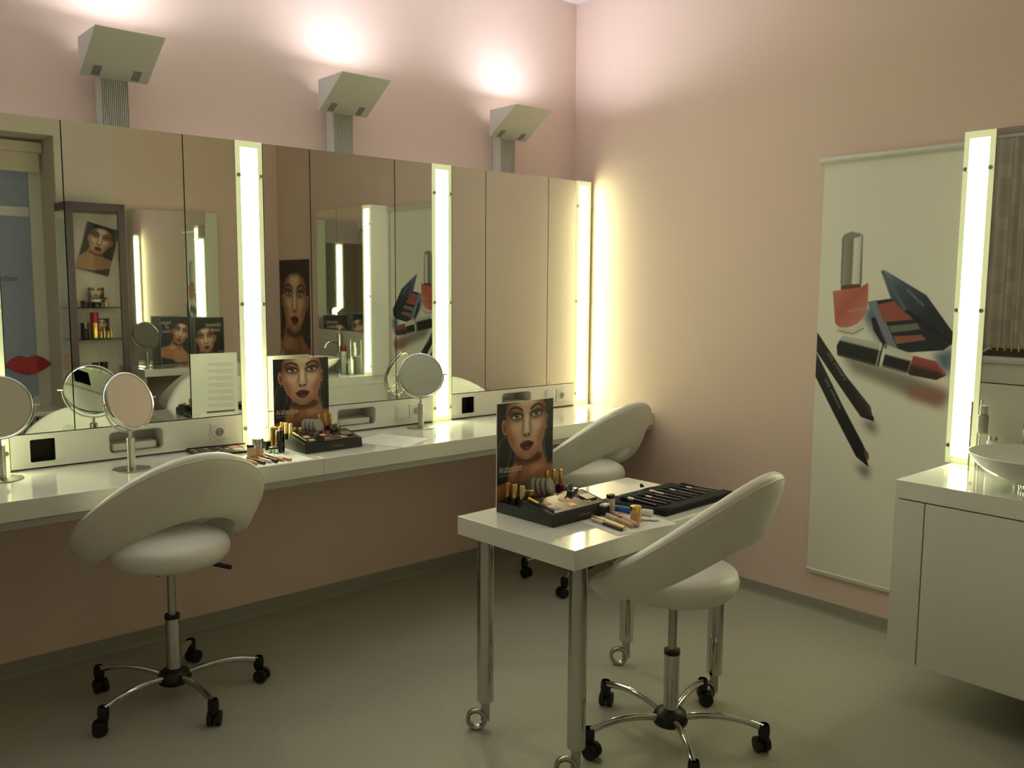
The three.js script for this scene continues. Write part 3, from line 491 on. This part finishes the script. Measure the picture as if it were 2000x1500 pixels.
function display(where, full, x, y, z, turn) {      // origin: back left bottom corner; x right, z front
  const t = thing('tester_display', `black tester display with a portrait card ${full}`, 'display', [x, y, z], turn, 'make-up displays');
  const W = 0.268, DZ = 0.262;
  const s = new THREE.Shape(); s.moveTo(0, 0); s.lineTo(DZ, 0); s.lineTo(DZ - 0.004, 0.037); s.lineTo(0.142, 0.06); s.lineTo(0.125, 0.06); s.lineTo(0.118, 0.033); s.lineTo(0, 0.033); s.lineTo(0, 0);
  part('tray', extrude(s, W - 0.002, 0.001).rotateY(-Math.PI / 2), M.black, t, [W - 0.001, 0.001, 0]);
  part('tester_plate', box(W - 0.04, 0.002, 0.11), std('#2b2724', 0.08, 0, { clearcoat: 1 }), t, [W / 2, 0.0515, 0.2], [0.193, 0, 0]);
  const cols = [M.skin, M.peach, M.wine, M.powder, M.roseGold, M.nude];
  cols.forEach((m, i) => part('tester_pan', rbox(0.026, 0.002, 0.022, 0.0008), m, t, [0.05 + (i % 3) * 0.075, 0.0495 - Math.floor(i / 3) * 0.0075 + 0.0058, 0.186 + Math.floor(i / 3) * 0.04], [0.193, 0, 0]));
  const cd = new THREE.Group(); cd.name = 'portrait_card'; cd.position.set(W / 2, 0.002, -0.004); t.add(cd);
  const cb = picture(cd, 'card', 0.266, 0.362, cardTex, M.white, 0.003); part('back_print', new THREE.PlaneGeometry(0.264, 0.36), print(backTex, 0.6), cb, [0, 0, -0.0021], [0, Math.PI, 0]);
  part('lettering', new THREE.PlaneGeometry(0.07, 0.0175), logoMat, t, [0.155, 0.0185, DZ + 0.0004], [-0.107, 0, 0]);
  // products, in the tray's own frame
  const co = Math.cos(turn), si = Math.sin(turn);
  const w = (u, h, v) => [x + u * co + v * si, y + h + 0.001, z - u * si + v * co];
  const names = ['first', 'second', 'third', 'fourth', 'fifth'];
  [[0.022, 0.03], [0.024, 0.062], [0.028, 0.094]].forEach(([u, v], i) => lipstick(`${['rearmost', 'second', 'front'][i]} gold-capped lipstick at the left edge of the ${where} display`, w(u, 0.033, v), i ? M.paleGold : M.gold, M.dark, 'lipsticks in displays', 1.15));
  [[0.052, 0.075], [0.07, 0.09]].forEach(([u, v], i) => { const q = thing('lip_gloss', `${['left', 'right'][i]} square pale-capped gloss beside the ${where} display's lipsticks`, 'lip gloss', w(u, 0.033, v), turn, 'square glosses'); part('cap', rbox(0.017, 0.03, 0.017, 0.003), M.paleGold, q, [0, 0.032, 0]); part('base', rbox(0.016, 0.017, 0.016, 0.002), M.wine, q, [0, 0.0085, 0]); });
  for (let i = 0; i < 4; i++) { const q = part(numbered('powder_compact'), geoP.disc, M.powder, scene, w(0.118 + i * 0.012, 0.07, 0.055 + i * 0.012), [0, 0, 0]); q.rotation.order = 'YXZ'; q.rotation.set(Math.PI / 2 - 0.25, turn + 0.55, 0); tag(q, `${['rearmost', 'second', 'third', 'front'][i]} round grey powder compact propped in the ${where} display`, 'compact', 'powder compacts'); }
  [[0.185, 0.05], [0.207, 0.062], [0.229, 0.074]].forEach(([u, v], i) => polish(`${['left', 'middle', 'right'][i]} dark red nail polish with tall gold cap in the ${where} display`, w(u, 0.033, v), M.berry, M.gold, 'nail polishes'));
  [[0.085, 0.1, M.berry], [0.1, 0.107, M.wine], [0.25, 0.09, M.pinkRed]].forEach(([u, v, m], i) => pot(`${['dark berry', 'wine red', 'bright pink-red'][i]} little colour pot in the ${where} display`, w(u, 0.033, v), 0.011, 0.03, m, m, 0.012, 'pot', 'colour_pot', 'colour pots'));
  pen(`gold-capped eyeliner lying on the left slope of the ${where} display`, w(0.014, 0.053, 0.195), 0.115, 0.005, turn, M.black, M.gold, undefined, 0.193);
  [[0.19, 0.16], [0.216, 0.15]].forEach(([u, v], i) => { const q = thing('sample_box', `${['left', 'right'][i]} small black hinged sample box on the ${where} display`, 'box', w(u, 0.0575 - (v - 0.142) * 0.2, v), turn + 0.3, 'sample boxes'); part('box', rbox(0.022, 0.018, 0.022, 0.003), M.blackGloss, q, [0, 0.009, 0]); part('lid', rbox(0.022, 0.022, 0.004, 0.002), M.blackGloss, q, [0, 0.021, -0.011], [-0.3, 0, 0]); });
  { const q = thing('mirror_compact', `flat mirrored compact at the right of the ${where} display`, 'compact', w(0.222, 0.049, 0.205), turn); q.rotation.order = 'YXZ'; q.rotation.x = 0.193; part('case', rbox(0.05, 0.006, 0.044, 0.002), M.black, q, [0, 0.003, 0]); part('mirror_glass', box(0.044, 0.0008, 0.038), M.mirror, q, [0, 0.0065, 0]); }
}
display('table', 'standing on the wheeled table', -1.824, TY + 0.0002, 1.474, 0.03);
display('counter', 'standing on the mirror counter', -2.02, H + 0.0002, 0.245, 0.02);

// things on the table
{
  const sh = new THREE.Shape(); sh.moveTo(-0.13, -0.095); sh.lineTo(0.12, -0.1); sh.lineTo(0.13, 0.09); sh.lineTo(-0.12, 0.1); sh.lineTo(-0.13, -0.095);
  solid('paper_sheet', 'white tissue sheet under the pens on the wheeled table', 'paper', extrude(sh, 0.0006).rotateX(-Math.PI / 2), M.paper, onT(-1.585, 1.845), [0, -0.1, 0]);
  const y = TY + 0.0012, grp = 'pens on the wheeled table';
  [['slim cream and brown', -1.672, 1.83, 0.15, 0.0055, -0.05, M.brown, M.cream], ['long pale gold', -1.655, 1.822, 0.16, 0.007, -0.02, M.paleGold, M.paleGold], ['beige concealer', -1.61, 1.83, 0.15, 0.0072, -0.16, M.beige, M.cream], ['peach-coloured', -1.578, 1.822, 0.16, 0.0068, -0.2, M.peach, M.peach], ['lilac-grey tipped', -1.6, 1.845, 0.13, 0.006, -0.08, M.powder, M.dark]].forEach(([c, x, z, l, r, a, b, cp], i) => pen(`${c} make-up pen lying on the table's tissue sheet`, [x, y, z], l, r, a - 0.1, b, cp, grp));
  pot('small jar with black lid behind the table pens', onT(-1.535, 1.722), 0.0145, 0.062, M.nude, M.black, 0.013);
  pot('beige foundation bottle with shiny gold lid on the table', onT(-1.558, 1.853), 0.018, 0.052, M.skin, M.gold, 0.02, 'bottle', 'foundation_bottle');
  { const q = thing('glass_sharpener', 'clear glass cube pot beside the black display on the table', 'jar', onT(-1.574, 1.73), 0.3); part('body', rbox(0.034, 0.03, 0.026, 0.004), M.thickGlass, q, [0, 0.0152, 0]); part('lid', rbox(0.035, 0.008, 0.027, 0.003), M.white, q, [0, 0.0345, 0]); }
  { const q = thing('cream_tube', 'blue tube with a white cap lying by the black brush roll', 'tube', [-1.49, TY + 0.012, 1.795], 0.35); part('body', cyl(0.011, 0.1, 18, 0.0105), M.blue, q, [0, 0, -0.03], [Math.PI / 2, 0, 0]); part('cap', cyl(0.0115, 0.035, 18), M.white, q, [0, 0, 0.04], [Math.PI / 2, 0, 0]); }
  for (let i = 0; i < 3; i++) solid('cotton_pad', ['white scrap of tissue', 'crumpled white pad', 'small white cotton pad'][i] + ' beside the gold-lidded bottle', 'cotton pad', lathe([[0.0005, 0], [0.016, 0.001], [0.018, 0.004], [0.012, 0.007], [0.0005, 0.0075]], 10), M.white, [-1.535 + i * 0.017, TY + 0.0012, 1.84 + i * 0.022], [0, i, 0]);
  solid('eyeliner_pencil', 'black pencil sticking out behind the table display', 'pencil', cyl(0.005, 0.11, 10), M.black, [-1.535, TY + 0.052, 1.66], [0, 0.5, Math.PI / 2 - 0.08]).position.y = TY + 0.0052;
  scene.getObjectByName('eyeliner_pencil').rotation.z = Math.PI / 2;
  // brush roll
  const nx = 44, nz = 30, W = 0.42, DZ = 0.29, g = new THREE.PlaneGeometry(W, DZ, nx, nz).rotateX(-Math.PI / 2), p = g.attributes.position;
  for (let i = 0; i < p.count; i++) { const x = p.getX(i), z = p.getZ(i); let h = 0.005 + 0.002 * Math.sin(x * 26) + 0.0015 * Math.sin(z * 40 + x * 17); if (z > 0.02) h += 0.006 + 0.002 * Math.sin(x * 60); if (z > DZ / 2 - 0.03) h += 0.007; if (Math.abs(x) > W / 2 - 0.004 || Math.abs(z) > DZ / 2 - 0.004) h = 0.0008; p.setY(i, h); }
  g.computeVertexNormals();
  const roll = thing('brush_roll', 'open black fabric brush roll on the right of the table', 'brush roll', [-1.235, TY + 0.0004, 1.725], 0.04);
  part('cloth', g, M.fabric, roll); part('hem', rbox(W, 0.003, DZ, 0.001), M.fabric, roll, [0, 0.0018, 0]); part('strap', tube([V3(0.03, 0.012, -0.145), V3(0.035, 0.022, -0.15), V3(0.045, 0.012, -0.146)], 0.004, 10, 8), M.black, roll);
  part('pocket_fold', rbox(W * 0.98, 0.016, 0.05, 0.007), M.fabric, roll, [0, 0.013, 0.118]);
  const bw = [0.013, 0.009, 0.008, 0.007, 0.006, 0.0055, 0.005, 0.006, 0.005, 0.005];
  bw.forEach((r, i) => {
    const b = thing('makeup_brush', i ? `${['', 'second', 'third', 'fourth', 'fifth', 'sixth', 'seventh', 'eighth', 'ninth', 'tenth'][i]} brush from the left in the black roll` : 'fat round powder brush at the left of the black roll', 'brush', [-1.4 + i * 0.038, TY + 0.018, 1.715 + (i % 3) * 0.008], 0.04 + (i % 2 ? 0.05 : -0.05), 'make-up brushes');
    part('handle', cyl(r * 0.3 + 0.0012, 0.1, 10, r * 0.35 + 0.0018), i % 3 === 2 ? M.brown : M.blackGloss, b, [0, 0, 0.045], [-Math.PI / 2, 0, 0]); part('ferrule', cyl(r * 0.55 + 0.001, 0.026, 12), i % 2 ? M.dark : M.satin, b, [0, 0, -0.018], [Math.PI / 2, 0, 0]);
    part('bristles', lathe([[r * 0.5, 0], [r, 0.02], [r * 0.95, 0.032], [r * 0.5, 0.042], [0.0003, 0.044]], 14).rotateX(-Math.PI / 2), i === 0 ? M.black : i === 4 ? M.roseGold : M.dark, b, [0, 0, -0.03]);
  });
}

// things on the mirror counter
{
  // eye-shadow palette
  const pl = thing('eyeshadow_palette', 'open black eyeshadow palette lying on the mirror counter', 'palette', onC(-2.25, 0.245), -0.12);
  part('tray', rbox(0.24, 0.01, 0.15, 0.003), M.black, pl, [0, 0.005, 0]); part('hinge', rbox(0.24, 0.014, 0.008, 0.003), M.black, pl, [0, 0.007, -0.075]);
  const pans = ['#b9a7a0', '#8f7f86', '#c9b9a8', '#6a5560', '#a0808a', '#544a50', '#c0a094', '#7d6a62', '#b5b0ac', '#5f5a68', '#94807a', '#d0c0b0', '#4a4046', '#a88878', '#77686e', '#bfae9c', '#8a6a62', '#5c4c48'];
  const pg = cyl(0.0098, 0.003, 18); pans.forEach((c, i) => part('pan', pg, std(c, 0.45), pl, [-0.103 + (i % 6) * 0.025, 0.0097, -0.045 + Math.floor(i / 6) * 0.043]));
  ['#c98a5c', '#b0705a', '#cf9b7a', '#a8604c'].forEach((c, i) => part('blusher_pan', rbox(0.036, 0.003, 0.05, 0.001), std(c, 0.5), pl, [0.056 + (i % 2) * 0.042, 0.0097, -0.032 + Math.floor(i / 2) * 0.06]));
  solid('paper_sheet', 'white sheet under the pens on the mirror counter', 'paper', box(0.26, 0.0006, 0.19), M.paper, [-2.17, H + 0.0007, 0.53], [0, 0.05, 0]);
  const y = H + 0.0012, grp = 'pens on the mirror counter';
  [['rose gloss', -2.262, M.peach, M.roseGold, 0.0062], ['brown lip', -2.24, M.brown, M.roseGold, 0.006], ['white and gold', -2.213, M.white, M.gold, 0.0062], ['dark green-tipped', -2.186, M.dark, M.gold, 0.0065], ['beige concealer', -2.158, M.beige, M.roseGold, 0.0068], ['peach', -2.136, M.peach, M.roseGold, 0.006]].forEach(([c, x, b, cp, r], i) => pen(`${c} pen lying on the white sheet on the counter`, [x, y, 0.525 + (i % 2) * 0.012], 0.13, r, 0.02 + (i % 3) * 0.06, b, cp, grp));
  pot('small beige jar with black lid beside the eyeshadow palette', onC(-2.213, 0.432), 0.0135, 0.052, M.nude, M.black, 0.011);
  pot('perfume bottle with wide silver lid beside the eyeshadow palette', onC(-2.168, 0.405), 0.021, 0.068, M.skin, M.satin, 0.04, 'bottle', 'perfume_bottle');
  pot('dark navy bottle with silver band left of the counter display', onC(-2.07, 0.402), 0.0165, 0.09, M.navy, M.blackGloss, 0.05, 'bottle', 'foundation_bottle');
  { const q = thing('glass_pot', 'tiny clear glass pot behind the counter pens', 'jar', onC(-2.115, 0.43)); part('body', rbox(0.03, 0.022, 0.03, 0.004), M.thickGlass, q, [0, 0.0112, 0]); part('lid', rbox(0.03, 0.008, 0.03, 0.003), M.black, q, [0, 0.0265, 0]); }
  // three loose gold lipsticks behind the navy bottle
  [-2.075, -2.06, -2.042].forEach((x, i) => lipstick(`${['left', 'middle', 'right'][i]} of three gold lipsticks standing behind the navy bottle`, onC(x, 0.34 + i * 0.006), M.gold, M.gold, 'gold lipsticks on the counter', 1.9));
  { const s = thing('lipstick_block', 'low black block left of the counter display', 'stand', onC(-2.07, 0.31)); part('block', rbox(0.05, 0.035, 0.03, 0.003), M.black, s, [0, 0.0177, 0]); }
  // note sheets
  const lines = canvasTex(420, 560, (c, w, h) => { c.fillStyle = '#ece9e4'; c.fillRect(0, 0, w, h); c.fillStyle = '#b9b6b4'; for (let i = 0; i < 16; i++) c.fillRect(40, 50 + i * 29, 250 + ((i * 97) % 90), 5); });
  const noteM = new THREE.MeshStandardMaterial({ map: lines, roughness: 0.85 });
  const sheet = (label, x, z, a, dy) => { const g = box(0.2, 0.0006, 0.27); solid('note_sheet', label, 'paper', g, [M.paper, M.paper, noteM, M.paper, M.paper, M.paper], [x, H + dy, z], [0, a, 0], 'note sheets'); };
  sheet('lower loose sheet of notes right of the counter display', -1.585, 0.47, 0.45, 0.0008); sheet('upper loose sheet of notes right of the counter display', -1.56, 0.45, 0.38, 0.0016);
}
// round stand mirrors
function standMirror(label, x, y, z, yaw, tilt, group) {
  const t = thing('stand_mirror', label, 'mirror', [x, y, z], yaw, group);
  part('base', lathe([[0.0005, 0], [0.066, 0], [0.067, 0.002], [0.066, 0.004], [0.02, 0.007], [0.0005, 0.007]], 48), M.satin, t);
  part('stem', lathe([[0.0145, 0.006], [0.0145, 0.116], [0.013, 0.119], [0.0005, 0.119]], 24), M.satin, t); part('neck', cyl(0.0055, 0.03, 12), M.satin, t, [0, 0.13, 0]);
  const arc = []; for (let i = 0; i <= 24; i++) { const a = Math.PI + Math.PI * i / 24; arc.push(V3(Math.cos(a) * 0.112, 0.254 + Math.sin(a) * 0.112, 0)); }
  part('yoke', tube(arc, 0.0035, 40, 8), M.satin, t);
  const hd = new THREE.Group(); hd.name = 'mirror_head'; hd.position.set(0, 0.254, 0); hd.rotation.x = tilt; t.add(hd);
  part('rim', lathe([[0.098, -0.008], [0.106, -0.009], [0.108, 0], [0.106, 0.009], [0.098, 0.008]], 56).rotateX(Math.PI / 2), M.chrome, hd);
  for (const s of [-1, 1]) part('mirror_glass', cyl(0.0995, 0.003, 56), M.mirror, hd, [0, 0, s * 0.0055], [Math.PI / 2, 0, 0]);
  for (const s of [-1, 1]) part('pivot', cyl(0.004, 0.022, 10), M.satin, hd, [s * 0.116, 0, 0], [0, 0, Math.PI / 2]);
  return t;
}
standMirror('round chrome stand mirror in front of the left mirrors', -2.645, H, 0.372, 27 * D, -0.3, 'round stand mirrors');
standMirror('round chrome stand mirror beside the note sheets', -1.265, H, 0.247, -27 * D, -0.36, 'round stand mirrors');
standMirror('round chrome stand mirror cut off at the left edge', -3.043, H, 0.262, -10 * D, -0.1, 'round stand mirrors');

// ------------------------------------------------------------------ banner on the right wall
{
  const t = thing('roller_banner', 'tall beige banner printed with lipstick, compact and pencils', 'banner', [-0.012, 0.195, 1.5815 + 0.31], -Math.PI / 2);
  const sheet = part('sheet', box(0.62, 1.862, 0.002), M.cream, t, [0, 0.931, 0]);
  part('print', new THREE.PlaneGeometry(0.62, 1.862), print(bannerTex, 0.55), sheet, [0, 0, 0.0016]);
  part('top_rail', cyl(0.016, 0.645, 20), M.alu, t, [0, 1.868, 0.006], [0, 0, Math.PI / 2]);
  part('bottom_rail', rbox(0.63, 0.02, 0.014, 0.004), M.alu, t, [0, 0.002, 0.003]);
}

// ------------------------------------------------------------------ wash-stand on the right wall
const VX = -0.6366, VY = 0.8271, VZ0 = 2.2637, VZ1 = 3.42;
{
  const t = thing('washstand', 'white wall-hung washstand cabinet at the right edge', 'cabinet', [0, 0, (VZ0 + VZ1) / 2]);
  const L = VZ1 - VZ0;
  part('body', box(-VX - 0.03, 0.59, L - 0.004), M.laminate, t, [(VX + 0.028) / 2, 0.467, 0]);
  part('reveal_board', box(0.004, 0.586, L - 0.01), M.dark, t, [VX + 0.0235, 0.467, 0]);
  part('fixed_panel', rbox(0.02, 0.585, 0.105, 0.0015), M.laminate, t, [VX + 0.01, 0.466, -L / 2 + 0.0525]);
  part('door', rbox(0.02, 0.585, 0.52, 0.0015), M.laminate, t, [VX + 0.01, 0.466, -L / 2 + 0.109 + 0.26]); part('door', rbox(0.02, 0.585, L - 0.109 - 0.524, 0.0015), M.laminate, t, [VX + 0.01, 0.466, L / 2 - (L - 0.633) / 2]);
  part('counter_top', rbox(-VX - 0.001, 0.064, L, 0.0015), M.gloss, t, [VX / 2 - 0.0005, VY - 0.032, 0]);
  // mirror unit above
  const vw = 0.1104, vz = 2.2366, vx = -0.1654, vt = 2.0883;
  lightStrip('tall glowing light strip above the washstand beside the banner', vw, vt - VY, -vx, [0, VY, vz + vw / 2], -Math.PI / 2, 'mirror light strips');
  const mz0 = vz + vw + 0.002, mz1 = 3.04, my = 1.153;
  const mc = thing('mirror_cabinet', 'white mirror cabinet body above the washstand', 'cabinet', [0, VY, (mz0 + mz1) / 2]);
  part('body', box(-vx - 0.024, vt - VY, mz1 - mz0), M.laminate, mc, [(vx + 0.024) / 2, (vt - VY) / 2, 0]);
  part('splash_panel', rbox(0.02, my - VY - 0.006, mz1 - mz0 - 0.003, 0.001), std('#c4c0b4', 0.4), mc, [vx + 0.01, (my - VY) / 2 - 0.002, 0]);
  const zm = 2.725;
  [[mz0, zm, 'mirror door above the washstand next to the light strip'], [zm, mz1, 'mirror door above the washstand away from the light strip']].forEach(([a, b, l]) => {
    const d = thing('mirror_door', l, 'mirror', [vx, my, (a + b) / 2], -Math.PI / 2, 'mirror doors'); const w = b - a - 0.004, h = vt - my;
    part('board', box(w, h, 0.014), M.mirrorEdge, d, [0, h / 2, -0.012]); part('mirror_glass', box(w, h, 0.005), M.mirror, d, [0, h / 2, -0.0025]);
  });
  // basin
  const bx = -0.44, bz = 2.66, b = thing('wash_basin', 'white ceramic bowl basin on a chrome ring', 'basin', [bx, VY + 0.0003, bz]);
  part('bowl', lathe([[0.0005, 0.022], [0.06, 0.022], [0.11, 0.031], [0.16, 0.054], [0.196, 0.085], [0.22, 0.119], [0.2205, 0.122], [0.217, 0.122], [0.19, 0.088], [0.155, 0.061], [0.108, 0.04], [0.06, 0.032], [0.0005, 0.031]], 64), M.ceramic, b);
  part('chrome_ring', lathe([[0.05, 0], [0.062, 0], [0.062, 0.024], [0.05, 0.024]], 48), M.chrome, b); part('drain', cyl(0.022, 0.006, 24), M.chrome, b, [0, 0.034, 0]);
  // tap
  const f = thing('tap', 'tall chrome pillar tap behind the bowl basin', 'tap', [-0.194, VY + 0.0003, 2.66]);
  part('pillar', lathe([[0.0005, 0], [0.027, 0], [0.026, 0.006], [0.0195, 0.01], [0.0195, 0.29], [0.018, 0.295], [0.0005, 0.295]], 28), M.chrome, f);
  part('spout', tube([V3(0, 0.235, 0), V3(-0.06, 0.238, 0), V3(-0.11, 0.225, 0), V3(-0.13, 0.19, 0)], 0.0105, 24, 14), M.chrome, f); part('lever', tube([V3(0, 0.29, 0), V3(0, 0.335, 0)], 0.004, 4, 8), M.chrome, f); part('lever_pin', tube([V3(0, 0.292, 0), V3(-0.035, 0.294, 0)], 0.003, 4, 8), M.chrome, f);
  // glass stand with bottles
  const gs = thing('glass_stand', 'small glass shelf on chrome rods beside the tap', 'shelf', [-0.225, VY + 0.0003, 2.44]);
  part('glass_shelf', rbox(0.11, 0.005, 0.17, 0.001), M.glass, gs, [0, 0.14, 0]); part('glass_shelf', rbox(0.11, 0.005, 0.17, 0.001), M.glass, gs, [0, 0.006, 0]);
  for (const [u, v] of [[0.045, -0.075], [0.045, 0.075], [-0.045, -0.075]]) part('rod', cyl(0.003, 0.26, 10), M.chrome, gs, [u, 0.13, v]);
  const bot = (l, x, y, z, r, h, m, cap, ch) => { const q = thing('bottle', l, 'bottle', [x, VY + y, z], 0, 'bottles on the washstand'); part('body', lathe([[0.0005, 0], [r, 0], [r, h - ch - 0.008], [r * 0.6, h - ch], [0.0005, h - ch]], 24), m, q); part('cap', cyl(r * 0.75, ch, 20), cap, q, [0, h - ch / 2, 0]); return q; };
  bot('tall white bottle with chrome lid behind the basin', -0.23, 0.009, 2.43, 0.02, 0.128, M.white, M.satin, 0.016); bot('clear squat bottle with white lid behind the basin', -0.215, 0.009, 2.485, 0.022, 0.09, M.thickGlass, M.white, 0.02);
  bot('white bottle with a bright red lid next to the tap', -0.192, 0.0005, 2.598, 0.024, 0.2, M.white, M.red, 0.035); bot('grey pump bottle on the glass shelf', -0.225, 0.143, 2.39, 0.018, 0.1, M.powder, M.greyRail, 0.03);
  // poster beyond the washstand
  const po = thing('wall_poster', 'large portrait poster on the pink wall past the washstand', 'poster', [-0.004, 0.78, 3.745], -Math.PI / 2); picture(po, 'poster', 0.56, 0.94, bigTex, M.white, 0.004);
  const sp = thing('counter_card', 'small portrait card leaning at the end of the washstand', 'card', [-0.33, VY + 0.0005, 3.36], -Math.PI / 2 + 0.2); picture(sp, 'card', 0.09, 0.13, cardTex, M.white, 0.003);
}

// ------------------------------------------------------------------ wall behind the camera, seen in the mirrors
{
  const DY = 0.85, c = thing('rear_desk', 'white desk below the rear mirror, seen in the mirror wall', 'desk', [-0.775, 0, 3.745]);
  part('desk_top', rbox(1.27, 0.056, 0.59, 0.002), M.gloss, c, [0, DY - 0.028, 0.005]); for (const s of [-1, 1]) part('side_panel', box(0.03, DY - 0.058, 0.5), M.laminate, c, [s * 0.61, (DY - 0.058) / 2, 0.04]);
  const m = thing('rear_mirror', 'frameless mirror above the rear desk, seen in reflection', 'mirror', [-1.018, DY + 0.003, 3.905], Math.PI);
  part('cabinet_body', box(0.575, 1.238, 0.13), M.laminate, m, [0, 0.619, -0.075]); part('mirror_glass', box(0.575, 1.238, 0.005), M.mirror, m, [0, 0.619, -0.0025]);
  solid('rear_light_box', 'pale unlit light box beside the rear mirror', 'light', rbox(0.104, 1.238, 0.145, 0.002), std('#d9dcc4', 0.4), [-0.676, DY + 0.622, 3.975]);
  const p1 = thing('desk_poster', 'purple starry portrait card on the rear desk', 'poster', [-1.05, DY + 0.0005, 3.8], Math.PI); picture(p1, 'card', 0.225, 0.385, glamTex, M.white);
  const p2 = thing('desk_poster', 'dark portrait card with pale lettering on the rear desk', 'poster', [-0.76, DY + 0.0005, 3.8], Math.PI); picture(p2, 'card', 0.25, 0.375, lookTex, M.white);
  standMirror('round stand mirror at the end of the rear desk', -1.32, DY, 3.66, Math.PI + 0.75, 0.3, 'round stand mirrors');
  const SX = -1.635;
  // showcase
  const s = thing('glass_showcase', 'tall glazed showcase with glass shelves, seen in the mirror', 'showcase', [SX, 0, 3.87]);
  const w = 0.42, h = 2.1, d = 0.3;
  part('back_panel', box(w, h, 0.012), M.plaster, s, [0, h / 2, d / 2 - 0.006]); part('plinth', box(w, 0.3, d), M.frame, s, [0, 0.15, 0]);
  for (const q of [-1, 1]) { part('frame_post', box(0.05, h - 0.3, 0.03), M.frame, s, [q * (w / 2 - 0.025), h / 2 + 0.15, -d / 2 + 0.015]); part('side_glass', box(0.006, h - 0.36, d - 0.05), M.glass, s, [q * (w / 2 - 0.004), h / 2 + 0.13, 0.01]); }
  part('frame_head', box(w, 0.06, d), M.frame, s, [0, h - 0.03, 0]);
  for (const y of [0.78, 1.075, 1.315]) part('glass_shelf', box(w - 0.03, 0.007, d - 0.06), M.thickGlass, s, [0, y, 0.01]);
  const tp = thing('tilted_poster', 'tilted portrait poster hanging inside the showcase', 'poster', [SX + 0.035, 1.585, 3.995], Math.PI); tp.rotation.order = 'YXZ'; const card = picture(tp, 'card', 0.245, 0.375, tiltTex, M.white); tp.rotation.z = 0.27;
  const B = (l, x, y, r, hh, m, lid, lh, nm = 'cosmetic_jar', cat = 'jar') => pot(l, [SX + (x + 1.54) * 0.9, y + 0.004, 3.84], r, hh, m, lid, lh, cat, nm);
  B('brown cream jar on the showcase top shelf', -1.62, 1.315, 0.03, 0.05, M.brown, M.wine, 0.018); B('dark jar with white lid on the showcase top shelf', -1.53, 1.315, 0.035, 0.06, M.navy, M.white, 0.02); B('slim lipstick on the showcase top shelf', -1.45, 1.315, 0.009, 0.075, M.gold, M.red, 0.02, 'lipstick', 'lipstick');
  B('black bottle on the showcase middle shelf', -1.63, 1.075, 0.03, 0.12, M.black, M.blackGloss, 0.05, 'bottle', 'bottle'); B('giant gold and pink lipstick in the showcase', -1.55, 1.075, 0.03, 0.2, M.gold, M.pinkRed, 0.08, 'display_lipstick', 'ornament');
  for (let i = 0; i < 4; i++) B(['first', 'second', 'third', 'fourth'][i] + ' small gold lipstick on the showcase middle shelf', -1.5 + i * 0.028, 1.075, 0.008, 0.05 + (i % 2) * 0.025, M.paleGold, M.gold, 0.02, 'lipstick', 'lipstick');
  B('black box on the left of the showcase low shelf', -1.56, 0.78, 0.025, 0.11, M.black, M.blackGloss, 0.03, 'bottle', 'bottle'); B('black box on the right of the showcase low shelf', -1.49, 0.78, 0.028, 0.11, M.black, M.black, 0.03, 'bottle', 'bottle');
  const c2 = thing('showcase_card', 'small portrait card on the showcase middle shelf', 'card', [SX + 0.07, 1.079, 3.93], Math.PI); picture(c2, 'card', 0.11, 0.15, tiltTex, M.white); const c3 = thing('showcase_card', 'small portrait card on the showcase top shelf', 'card', [SX + 0.04, 1.319, 3.94], Math.PI); picture(c3, 'card', 0.12, 0.15, cardTex, M.white);
}
// curtain and tester rack by the left wall, mirrored in the washstand mirror
{
  const t = thing('curtain', 'pleated beige check curtain, seen in the washstand mirror', 'curtain', [XL + 0.1, 0.3, 0.72], Math.PI / 2);
  const nx = 160, ny = 8, W = 0.95, Hh = 2.55, g = new THREE.PlaneGeometry(W, Hh, nx, ny), p = g.attributes.position;
  for (let i = 0; i < p.count; i++) { const x = p.getX(i), y = p.getY(i); p.setZ(i, 0.03 * Math.sin(x * 58 + Math.sin(x * 13) * 1.2) * (1 + 0.15 * Math.sin(y * 2 + x * 9))); }
  g.computeVertexNormals();
  const ct = canvasTex(512, 1024, (c, w, h) => { c.fillStyle = '#a9a090'; c.fillRect(0, 0, w, h); for (let y = 0; y < 22; y++) for (let x = 0; x < 12; x++) { const v = 206 + rnd() * 26; c.fillStyle = `rgb(${v | 0},${(v * 0.95) | 0},${(v * 0.87) | 0})`; c.fillRect(x * w / 12, y * h / 22, w / 12, h / 22); } });
  part('cloth', g, new THREE.MeshStandardMaterial({ map: ct, roughness: 0.95, side: THREE.DoubleSide }), t, [0, Hh / 2, 0]); part('curtain_rail', rbox(1.6, 0.03, 0.03, 0.005), M.white, t, [-0.2, Hh + 0.02, 0]);
  const r = thing('tester_rack', 'slanted white tester rack full of lipsticks, seen in a mirror', 'display', [-4.6, 0, 0.98], Math.PI / 2);
  part('plinth', rbox(0.6, 0.9, 0.32, 0.004), M.laminate, r, [0, 0.45, 0]); part('tray', rbox(0.62, 0.035, 0.36, 0.004), M.laminate, r, [0, 0.95, 0.02], [0.2, 0, 0]); part('insert', rbox(0.54, 0.02, 0.24, 0.003), M.black, r, [0, 0.972, 0.0], [0.2, 0, 0]);
  for (let i = 0; i < 9; i++) lipstick(`${['first', 'second', 'third', 'fourth', 'fifth', 'sixth', 'seventh', 'eighth', 'ninth'][i]} lipstick along the slanted tester rack`, [-4.6 + 0.01 * (i % 2), 0.965, 0.75 + i * 0.055], i % 2 ? M.gold : M.satin, M.black, 'lipsticks in the tester rack', 1.6);
}

scene.traverse((o) => { if (o.isMesh) { o.castShadow = true; o.receiveShadow = true; } });
renderer.render(scene, camera);
